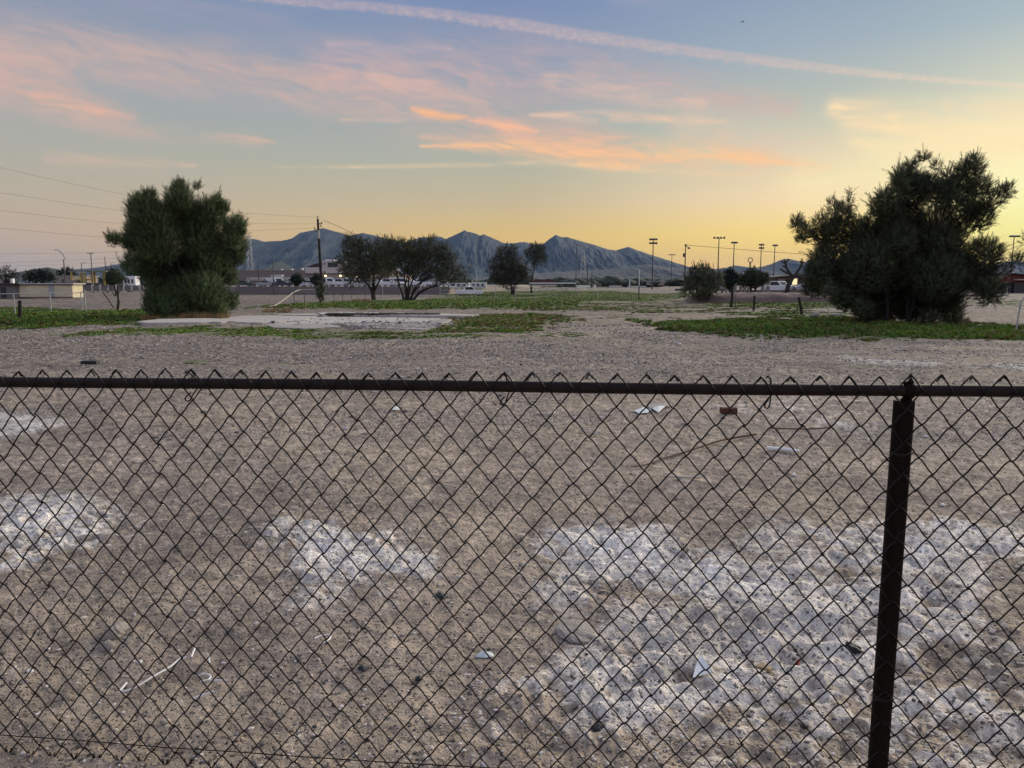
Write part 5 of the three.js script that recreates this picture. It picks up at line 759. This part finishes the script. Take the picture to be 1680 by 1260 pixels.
{ // the near utility pole
  const d = 92, b = baseAt(525, d), t = thing('utility_pole', 'dark wooden utility pole with pale band standing left of the middle trees', 'utility pole', b), h = at(525, 359, d).y - b.y, s = d / FPX;
  part('pole_shaft', tube([V(0.25, 0, 0), V(0.1, h * 0.5, 0), V(0, h, 0)], (q) => 0.2 - 0.07 * q, 10), poleM, t); part('pale_band', cyl(0.165, 0.16, 13 * s, 0.03, h - 31 * s, 0, 12), mat(0.5, 0.48, 0.45, 0.7), t);
  for (const [y, x0, x1, dz] of [[9, 0, 6.5, 0.1], [19, -5, 0, 0.1]]) part('bracket', rod([V(x0 * s, h - (y - 1) * s, dz), V(x1 * s, h - (y + (x1 > 0 ? -1 : 2)) * s, dz)], 0.06), steelD, t);
  for (const [x, y] of [[0, -1.5], [6.5, 8], [5, 13], [-5, 17], [-3, 44]]) part('insulator', new THREE.LatheGeometry([[0, 0], [0.09, 0.02], [0.06, 0.1], [0.1, 0.14], [0.05, 0.24], [0, 0.26]].map(([a, c]) => new THREE.Vector2(a, c)), 8).translate(x * s, h - y * s, 0.1), mat(0.25, 0.15, 0.1, 0.4), t);
}
function pole(name, label, px, top, d, r, arms, m = poleM) { const b = baseAt(px, d), t = thing(name, label, 'utility pole', b), h = at(px, top, d).y - b.y, s = d / FPX; part('pole_shaft', cyl(r, r * 0.65, h, 0, 0, 0, 8), m, t); for (const [y, w] of arms) { const a = part('crossarm', box(w * s * 2, 0.14, 0.12, 0, h - y * s, 0.12), m, t); for (const k of [-0.9, -0.4, 0.4, 0.9]) part('insulator', cyl(0.07, 0.05, 0.25, k * w * s, h - y * s + 0.07, 0.12, 6), galv, a); } return t; }
pole('utility_pole', 'tan utility pole with short crossarm beside the yellow canopy', 152.5, 414.5, 190, 0.16, [[1.5, 5]], mat(0.22, 0.17, 0.13, 0.9)); 
{ const t = pole('utility_pole', 'slim pole with transformer right of the tall two row field light', 1123, 401, 165, 0.15, [[2, 2.2]]), s = 165 / FPX, h = at(1123, 401, 165).y - t.position.y; part('transformer', cyl(0.28, 0.28, 0.8, -2 * s, h - 20 * s, 0, 12), steelD, t); part('lamp_arm', rod([V(0, h - 3 * s, 0), V(5.5 * s, h - 5 * s, 0), V(5.5 * s, h - 7 * s, 0)], 0.07), steelD, t); part('lamp_head', box(0.5, 0.3, 0.4, 5.5 * s, h - 6 * s, 0), steelD, t); }
pole('utility_pole', 'dark bare pole before the cone shaped hill', 424.5, 429, 320, 0.2, []); pole('utility_pole', 'dark pole right of the lattice tower, taller of two', 963.5, 435, 380, 0.22, [[3, 3]]); pole('utility_pole', 'dark pole right of the lattice tower, shorter of two', 971, 446, 380, 0.22, []);
pole('utility_pole', 'thin far pole between the canopy and the big left tree', 175, 421, 420, 0.25, []); pole('utility_pole', 'thin short pole by the canopy end', 184.5, 432, 420, 0.25, []);
function streetLamp(label, px, yb, ytop, tipx, tipy, d) { const b = baseAt(px, d), t = thing('street_lamp', label, 'street lamp', b, 0, 'street lamps'), q = ([x, y]) => at(x, y, d).sub(b); part('lamp_post', cyl(0.13, 0.09, q([px, ytop]).y, 0, 0, 0, 8), steelD, t); part('lamp_arm', rod(bend([q([px, ytop + 1]), q([lerp(px, tipx, 0.35), lerp(ytop, tipy, 0.55)]), q([lerp(px, tipx, 0.75), lerp(ytop, tipy, 0.95)]), q([tipx, tipy])], 12), 0.065), steelD, t); const e = q([tipx, tipy]); part('lamp_head', rbox(0.75, 0.16, 0.34, 0.06, e.x, e.y, e.z), galv, t); }
streetLamp('tall street lamp with arm bent left behind the cream building', 107.5, 470, 425, 92.5, 410, 150); streetLamp('street lamp with arm bent left before the mountains, right of the big tree', 449, 480, 425, 440, 409, 165); streetLamp('short lamp with pale head right of the tall left street lamp', 136, 468, 431, 140, 430.5, 200); streetLamp('short lamp with white head near the big left tree', 184, 465, 434, 187, 433.5, 260);
function mast(name, label, px, top, base, d, w, m, ring) { const b = baseAt(px, d), t = thing(name, label, 'tower', b), h = at(px, top, d).y - b.y, s = d / FPX, g = [], f = (y) => lerp(w, w * 0.28, y) * s, R = w * 0.045 * s + 0.06; const L = [[-1, -1], [1, -1], [1, 1], [-1, 1]]; for (const [a, c] of L) part('tower_leg', rod([V(a * f(0), 0, c * f(0)), V(a * f(1), h, c * f(1))], R, 5), m, t); const n = 7; for (let i = 0; i < n; i++) for (let k = 0; k < 4; k++) { const A = L[k], B = L[(k + 1) % 4], y0 = i / n, y1 = (i + 1) / n; g.push(rod([V(A[0] * f(y0), h * y0, A[1] * f(y0)), V(B[0] * f(y1), h * y1, B[1] * f(y1))], R * 0.6, 4), rod([V(A[0] * f(y1), h * y1, A[1] * f(y1)), V(B[0] * f(y1), h * y1, B[1] * f(y1))], R * 0.6, 4)); } const lt = part('lattice', g, m, t); lt.userData.kind = 'stuff'; if (ring) part('top_ring', new THREE.TorusGeometry(ring * s, 0.22, 8, 28).translate(0, h + ring * s * 0.9, 0), m, t); else for (const y of [0.72, 0.84, 0.96]) part('tower_arm', rod([V(-w * 1.1 * s, h * y, 0), V(0, h * (y + 0.02), 0), V(w * 1.1 * s, h * y, 0)], R, 5), m, t); }
mast('lattice_tower', 'tall pale lattice power tower standing before the middle peak', 956, 405, 470, 700, 4.5, galv); mast('lattice_tower', 'pale lattice power tower partly hidden by the big left tree', 412, 385, 470, 760, 5.5, galv); mast('ring_mast', 'lattice mast with a round ring on top, between field lights', 1229.5, 430, 470, 420, 2.6, steelD, 3.6);
pole('utility_pole', 'thin pale mast beyond the spreading middle tree', 782, 444, 500, 0.35, [], galv);
function wire(label, pts, r = 0.022, sag = 0) { const a = pts.map(([x, y, d]) => at(x, y, d)), t = part('power_line', tube(bend(a, 40), r, 4), mat(0.12, 0.10, 0.09, 0.7)); tag(t, label, 'power line'); }
wire('uppermost thin wire sweeping from the left photo edge to the pole top', [[-160, 236, 62], [0, 275, 68], [220, 322, 78], [390, 348, 86], [525, 357, 92]], 0.009); wire('second thin wire from the left photo edge, just below the uppermost', [[-160, 292, 62], [0, 316, 68], [210, 347, 78], [410, 366, 87], [520, 367.5, 92]], 0.009); wire('third thin wire from the left photo edge, ending at the pole', [[-160, 326, 62], [0, 345, 68], [210, 368, 78], [400, 378, 87], [522, 374, 92]], 0.009); wire('fourth thin wire from the left photo edge, lowest of the sloping four', [[-160, 356, 62], [0, 374, 68], [200, 391, 78], [400, 398, 87], [523, 402, 92]], 0.009);
wire('level far wire above the cream building, upper of the level three', [[-100, 418, 260], [0, 416.5, 260], [100, 415.5, 260], [152, 414.5, 190], [260, 411, 260]], 0.03); wire('level far wire above the cream building, middle of the level three', [[-100, 434, 260], [0, 431, 260], [150, 425.5, 260], [260, 421, 260]], 0.03); wire('level far wire above the cream building, lowest of the level three', [[-100, 440, 300], [0, 437, 300], [150, 432, 300], [260, 428, 300]], 0.03);
wire('thin wire running down right from the pole toward the dark olive tree', [[530, 361, 92], [556, 372, 92.5], [585, 386, 93]], 0.025); wire('thin wire from the transformer pole across the sunset to the dark tree', [[1123, 402, 165], [1200, 408, 160], [1290, 415, 155], [1400, 421, 150]], 0.04);
// ---------------------------------------------------------------- fences and posts in the lot
function strand(t, a, b, r, m, name = 'wire') { const p = []; for (let i = 0; i <= 8; i++) { const q = a.clone().lerp(b, i / 8); q.y -= 0.03 * Math.sin(Math.PI * i / 8); p.push(q.sub(t.position)); } return part(name, tube(p, r, 4), m, t); }
function lineFence(label, posts, m, r, wires, railR, cat = 'fence') {
  const t = thing('wire_fence', label, cat, G(posts[0][0], posts[0][1])), tops = [];
  for (const [x, yb, yt] of posts) { const b = G(x, yb), top = at(x, yt, -b.z), h = top.y - b.y; part('fence_post', cyl(r, r * 0.95, h + 0.1, b.x - t.position.x, b.y - 0.1 - t.position.y, b.z - t.position.z, 8), m, t); tops.push([b, h]); }
  for (let i = 0; i < tops.length - 1; i++) { const [a, ha] = tops[i], [b, hb] = tops[i + 1]; for (const f of wires) strand(t, a.clone().setY(a.y + ha * f), b.clone().setY(b.y + hb * f), 0.007, m); if (railR) strand(t, a.clone().setY(a.y + ha * 0.985), b.clone().setY(b.y + hb * 0.985), railR, m, 'top_rail'); }
  return t;
}
lineFence('grey pipe fence with top rail crossing in front of the cream building', [[-60, 520, 482], [25, 517, 481], [84, 515, 480], [135, 513, 479.5], [141, 513, 475]], galv, 0.03, [0.5, 0.25], 0.022);
lineFence('dark thin post wire fence left of the olive trees', [[483, 501, 476], [500, 500, 478], [548, 496, 480], [562, 495, 480], [577, 494, 479], [600, 493, 478], [625, 492, 477]], steelD, 0.03, [0.95, 0.72, 0.5, 0.28], 0);
lineFence('long silver post wire fence along the near side of the green field', [[628, 492.5, 469.5], [658, 492.5, 470], [690, 492.8, 469.5], [722, 493, 470], [752, 492.5, 469.5], [782, 491, 469], [813, 492.5, 468.6], [845, 495, 468.5], [879, 494, 468.6], [913, 488, 468.6], [948, 488, 469], [984, 487, 469.4], [1020, 487, 470]], galv, 0.035, [0.75, 0.5, 0.25], 0.018);
function woodPost(label, px, yb, tx, yt, w, m = poleM, cat = 'post', name = 'wooden_post') { const b = G(px, yb), d = -b.z, e = at(tx, yt, d).sub(b), r = w * d / FPX / 2, t = thing(name, label, cat, b); part('post_shaft', tube([V(0, -0.1, 0), e.clone().multiplyScalar(0.5).add(V(r * 0.15, 0, 0)), e.clone().multiplyScalar(0.97), e], (q) => r * (q > 0.99 ? 0.82 : 1 - 0.08 * q), 12), m, t); part('post_band', tube([e.clone().multiplyScalar(0.8), e.clone().multiplyScalar(0.815)], r * 1.06, 10), steelD, t); return t; }
woodPost('short thick weathered wooden post in the green strip at the left', 32, 523, 32.5, 493, 5.6); woodPost('thick dark wooden post before the dirt bank', 1199.5, 505, 1202, 470, 4.4); woodPost('short dark wooden post in the middle of the three by the bank', 1236, 510, 1238, 485, 3.8); woodPost('leaning dark wooden post left of the big dark tree', 1316, 517, 1310.5, 488, 4.4);
woodPost('thin metal stake beside the thick wooden post', 1207, 506, 1206, 483, 1.1, steelD, 'stake', 'metal_stake'); woodPost('rusty reddish stake left of the thick wooden post', 1182, 496, 1182.5, 480, 1.8, redP, 'stake', 'metal_stake'); woodPost('pale thin metal stake under the left side of the dark tree', 1359, 522, 1358, 491, 1.3, pale, 'stake', 'metal_stake'); woodPost('orange and pale survey stake in the weeds near the utility pole', 501.5, 509, 501, 493, 1.4, mat(0.5, 0.33, 0.2, 0.8), 'stake', 'metal_stake'); woodPost('thin pale stake in front of the dark fence at the right edge', 1652, 487, 1652.5, 472, 1.4, pale, 'stake', 'metal_stake');
woodPost('dark post carrying a brace beside the small round tree', 194, 511, 193, 475, 2.4, poleM); { const t = woodPost('slanted dark brace leaning toward the post of the left fence', 189, 507, 169, 480, 1.6, poleM, 'brace', 'fence_brace'); }
woodPost('leaning grey metal gate pole at the right photo edge', 1666, 546, 1675, 494, 2.6, galv, 'pole', 'gate_pole');
{ const b = G(1672, 540), t = thing('metal_gate', 'slanted thin metal gate bars at the right photo edge', 'gate', b), d = -b.z, q = (x, y) => at(x, y, d).sub(b); part('gate_bar', tube([q(1674, 496), q(1682, 486), q(1700, 470)], 0.02, 8), galv, t); part('gate_bar', tube([q(1676, 500), q(1705, 505)], 0.018, 8), galv, t); part('gate_bar', tube([q(1672, 530), q(1705, 532)], 0.018, 8), galv, t); }
{ const pts = [[392, 503.5], [410, 504], [430, 504], [446, 502.5], [458, 497], [468, 490], [476, 484], [484, 478.5], [494, 475.6], [510, 475.3], [528, 475.6]], d0 = -G(410, 504).z, ds = [0, 0, 0, 1, 4, 8, 12, 16, 18, 18, 18], w = pts.map(([x, y], i) => at(x, y, d0 + ds[i])), o = w[0].clone(), t = part('curved_pipe', tube(bend(w.map((p) => p.sub(o)), 50), 0.055, 10), mat(0.40, 0.35, 0.29, 0.8)); t.position.copy(o); tag(t, 'pale curved pipe sweeping up from the ground toward the retaining wall', 'pipe'); }
// ---------------------------------------------------------------- right: dirt bank, house, barn
{
  const n = 90, m = 26, pos = [], uv = [], idx = []; const a = G(1158, 497), b = at(1420, 496, -a.z);
  for (let i = 0; i <= n; i++) for (let j = 0; j <= m; j++) { const u = i / n, v = j / m, x = lerp(a.x - 1.5, b.x, u), z = a.z + 0.4 - v * 7, e = sstep(0, 0.1, u) * sstep(0, 0.04, 1 - u), k = Math.pow(Math.sin(Math.PI * Math.pow(v, 0.62)), 0.75), h = (0.84 + 0.3 * (fbm(x * 0.5, z * 0.5, 3) - 0.5) + 0.18 * (fbm(x * 2, z * 2, 3) - 0.5)) * k * e; pos.push(x, macro(x, z) - 0.05 + h, z + 0.4 * (fbm(x * 0.7, 5, 2) - 0.5)); uv.push(x * 0.4, (z + h) * 0.4); }
  for (let i = 0; i < n; i++) for (let j = 0; j < m; j++) { const q = i * (m + 1) + j; idx.push(q, q + m + 1, q + 1, q + 1, q + m + 1, q + m + 2); }
  const g = new THREE.BufferGeometry(); g.setAttribute('position', new THREE.Float32BufferAttribute(pos, 3)); g.setAttribute('uv', new THREE.Float32BufferAttribute(uv, 2)); g.setIndex(idx); g.computeVertexNormals(); tag(part('dirt_bank', g, bankM), 'low bank of reddish brown earth in front of the parked vehicles', 'bank', null, 'structure');
  let d = 112; const w = thing('pillar_wall', 'row of square pale block pillars behind the dirt bank', 'wall', bankTop(1230, d, 0)); for (const [x0, x1, y] of [[1204, 1209, 466], [1213.5, 1218, 469], [1220, 1225, 471], [1227, 1232, 472], [1250, 1254, 468], [1258, 1263, 470], [1290, 1294.5, 468.5]]) { pane(w, 'pillar', x0, y, x1, 482, d, 0.45, tan_); pane(w, 'pillar_cap', x0 - 0.4, y - 0.8, x1 + 0.4, y, d - 0.05, 0.55, pale); } pane(w, 'low_wall', 1204, 476, 1350, 482, d + 0.12, 0.2, mat(0.2, 0.16, 0.14, 0.95));
  d = 140; const h = thing('house', 'low brown house with dark roof and lit window behind the bare tree', 'house', bankTop(1300, d, 0)); pane(h, 'wall', 1268, 455, 1345, 480, d, 7, mat(0.24, 0.19, 0.17, 0.95)); pane(h, 'carport_wall', 1316, 455.5, 1350, 480, d - 1, 0.4, mat(0.16, 0.12, 0.11, 0.95));
  const r = new THREE.ExtrudeGeometry(new THREE.Shape([[1262, 456.2], [1355, 451.5], [1355, 449], [1300, 450.8], [1262, 454.6]].map(([x, y]) => { const p = at(x, y, d); return new THREE.Vector2(p.x, p.y); })), { depth: 10, bevelEnabled: false }); part('roof', r.translate(-h.position.x, -h.position.y, -d - 8.4 - h.position.z), roofD, h);
  pane(h, 'window_frame', 1299, 456.4, 1309, 468, d - 0.12, 0.1, pale); const lit = new THREE.MeshStandardMaterial({ color: 0x000000, emissive: new THREE.Color(1.0, 0.86, 0.5), emissiveIntensity: 0.95 }); pane(h, 'lit_window', 1300, 457.2, 1308, 467, d - 0.2, 0.05, lit); pane(h, 'window', 1276, 457, 1288, 463, d - 0.12, 0.1, mat(0.4, 0.36, 0.32, 0.4)); pane(h, 'carport_post', 1273, 455.4, 1274.4, 480, d - 1.8, 0.2, roofD); pane(h, 'door', 1290, 459, 1294, 478, d - 0.12, 0.1, roofD);
  d = 128; const k = thing('red_barn', 'small dark red gabled barn at the right photo edge', 'barn', bankTop(1668, d, 0)); pane(k, 'wall', 1643, 460, 1720, 486, d, 8, redP); const gb = new THREE.ExtrudeGeometry(new THREE.Shape([[1643, 460], [1720, 460], [1700, 455], [1658, 450], [1643, 456]].map(([x, y]) => { const p = at(x, y, d); return new THREE.Vector2(p.x, p.y); })), { depth: 8, bevelEnabled: false }); part('gable', gb.translate(-k.position.x, 0.002 - k.position.y, -d - 8 - k.position.z), redP, k);
  const rf = new THREE.ExtrudeGeometry(new THREE.Shape([[1640, 457.2], [1658, 448.4], [1722, 456.5], [1722, 457.6], [1658, 449.8], [1640, 458.4]].map(([x, y]) => { const p = at(x, y, d); return new THREE.Vector2(p.x, p.y); })), { depth: 9, bevelEnabled: false }); part('roof', rf.translate(-k.position.x, 0.06 - k.position.y, -d - 8.4 - k.position.z), roofD, k); pane(k, 'window', 1652, 453.5, 1658, 459, d - 0.1, 0.1, mat(0.22, 0.12, 0.1, 0.8)); pane(k, 'awning', 1670, 458, 1720, 459.6, d - 1.2, 1.2, pale); pane(k, 'chimney', 1662, 446.6, 1664, 449.6, d + 2, 0.3, whiteP);
  d = 122; const f = thing('panel_fence', 'dark screened fence panels below the red barn', 'fence', bankTop(1665, d, 0)); for (const [x0, x1, m2] of [[1642, 1662, mat(0.012, 0.014, 0.02, 0.9)], [1662.6, 1690, mat(0.05, 0.055, 0.05, 0.9)], [1690.6, 1730, mat(0.02, 0.022, 0.025, 0.9)]]) pane(f, 'fence_panel', x0, 464.5, x1, 480.5, d, 0.1, m2); for (const x of [1641.5, 1662, 1690]) pane(f, 'fence_post', x, 464, x + 0.7, 481, d - 0.1, 0.12, galv);
  d = 126; const gw = thing('block_wall', 'low grey block wall left of the red barn, behind the dark tree', 'wall', bankTop(1620, d, 0)); pane(gw, 'wall_face', 1560, 466, 1641, 480.5, d, 0.25, blockM); pane(gw, 'coping', 1559, 465.2, 1641.2, 466, d - 0.04, 0.34, tan_);
}
rock(1338, 521, 15, 'pale upright boulder by the leaning wooden post', chalkM, 1.0, 'boulder', 'boulder'); rock(1350, 514, 14, 'pale broken boulder behind the upright one', chalkM, 0.6, 'boulder', 'boulder'); rock(1319, 517, 8, 'small pale stone at the foot of the leaning post', chalkM, 0.5); rock(1288, 526, 22, 'flat pale rubble slab in the weeds left of the boulder', chalkM, 0.22); rock(1310, 528, 16, 'flat pale rubble piece right of the rubble slab', chalkM, 0.25); rock(1372, 518, 22, 'long low pale rubble piece under the dark tree', chalkM, 0.25); rock(1275, 513, 10, 'dark clod mound in the weeds between the posts', darkM, 0.5, 'mound', 'dirt_mound'); rock(1262, 527, 12, 'small pale rubble piece leftmost among the rubble', chalkM, 0.3);
{ // a far aeroplane
  const p = at(1218, 36, 1500), t = thing('aeroplane', 'tiny dark aeroplane high in the sky near the contrail', 'aeroplane', p, 0.4); part('fuselage', tube([V(-3.4, 0, 0), V(-2.4, 0.1, 0), V(1, 0.1, 0), V(3.6, 0.3, 0)], (q) => q === 0 || q === 1 ? 0.2 : 0.6, 10), steelD, t); part('wing', box(1.4, 0.2, 9, -0.6, 0.55, 0), steelD, t); part('tail_fin', box(0.9, 1.4, 0.15, 3.2, 0.9, 0), steelD, t);
}
renderer.render(scene, camera);
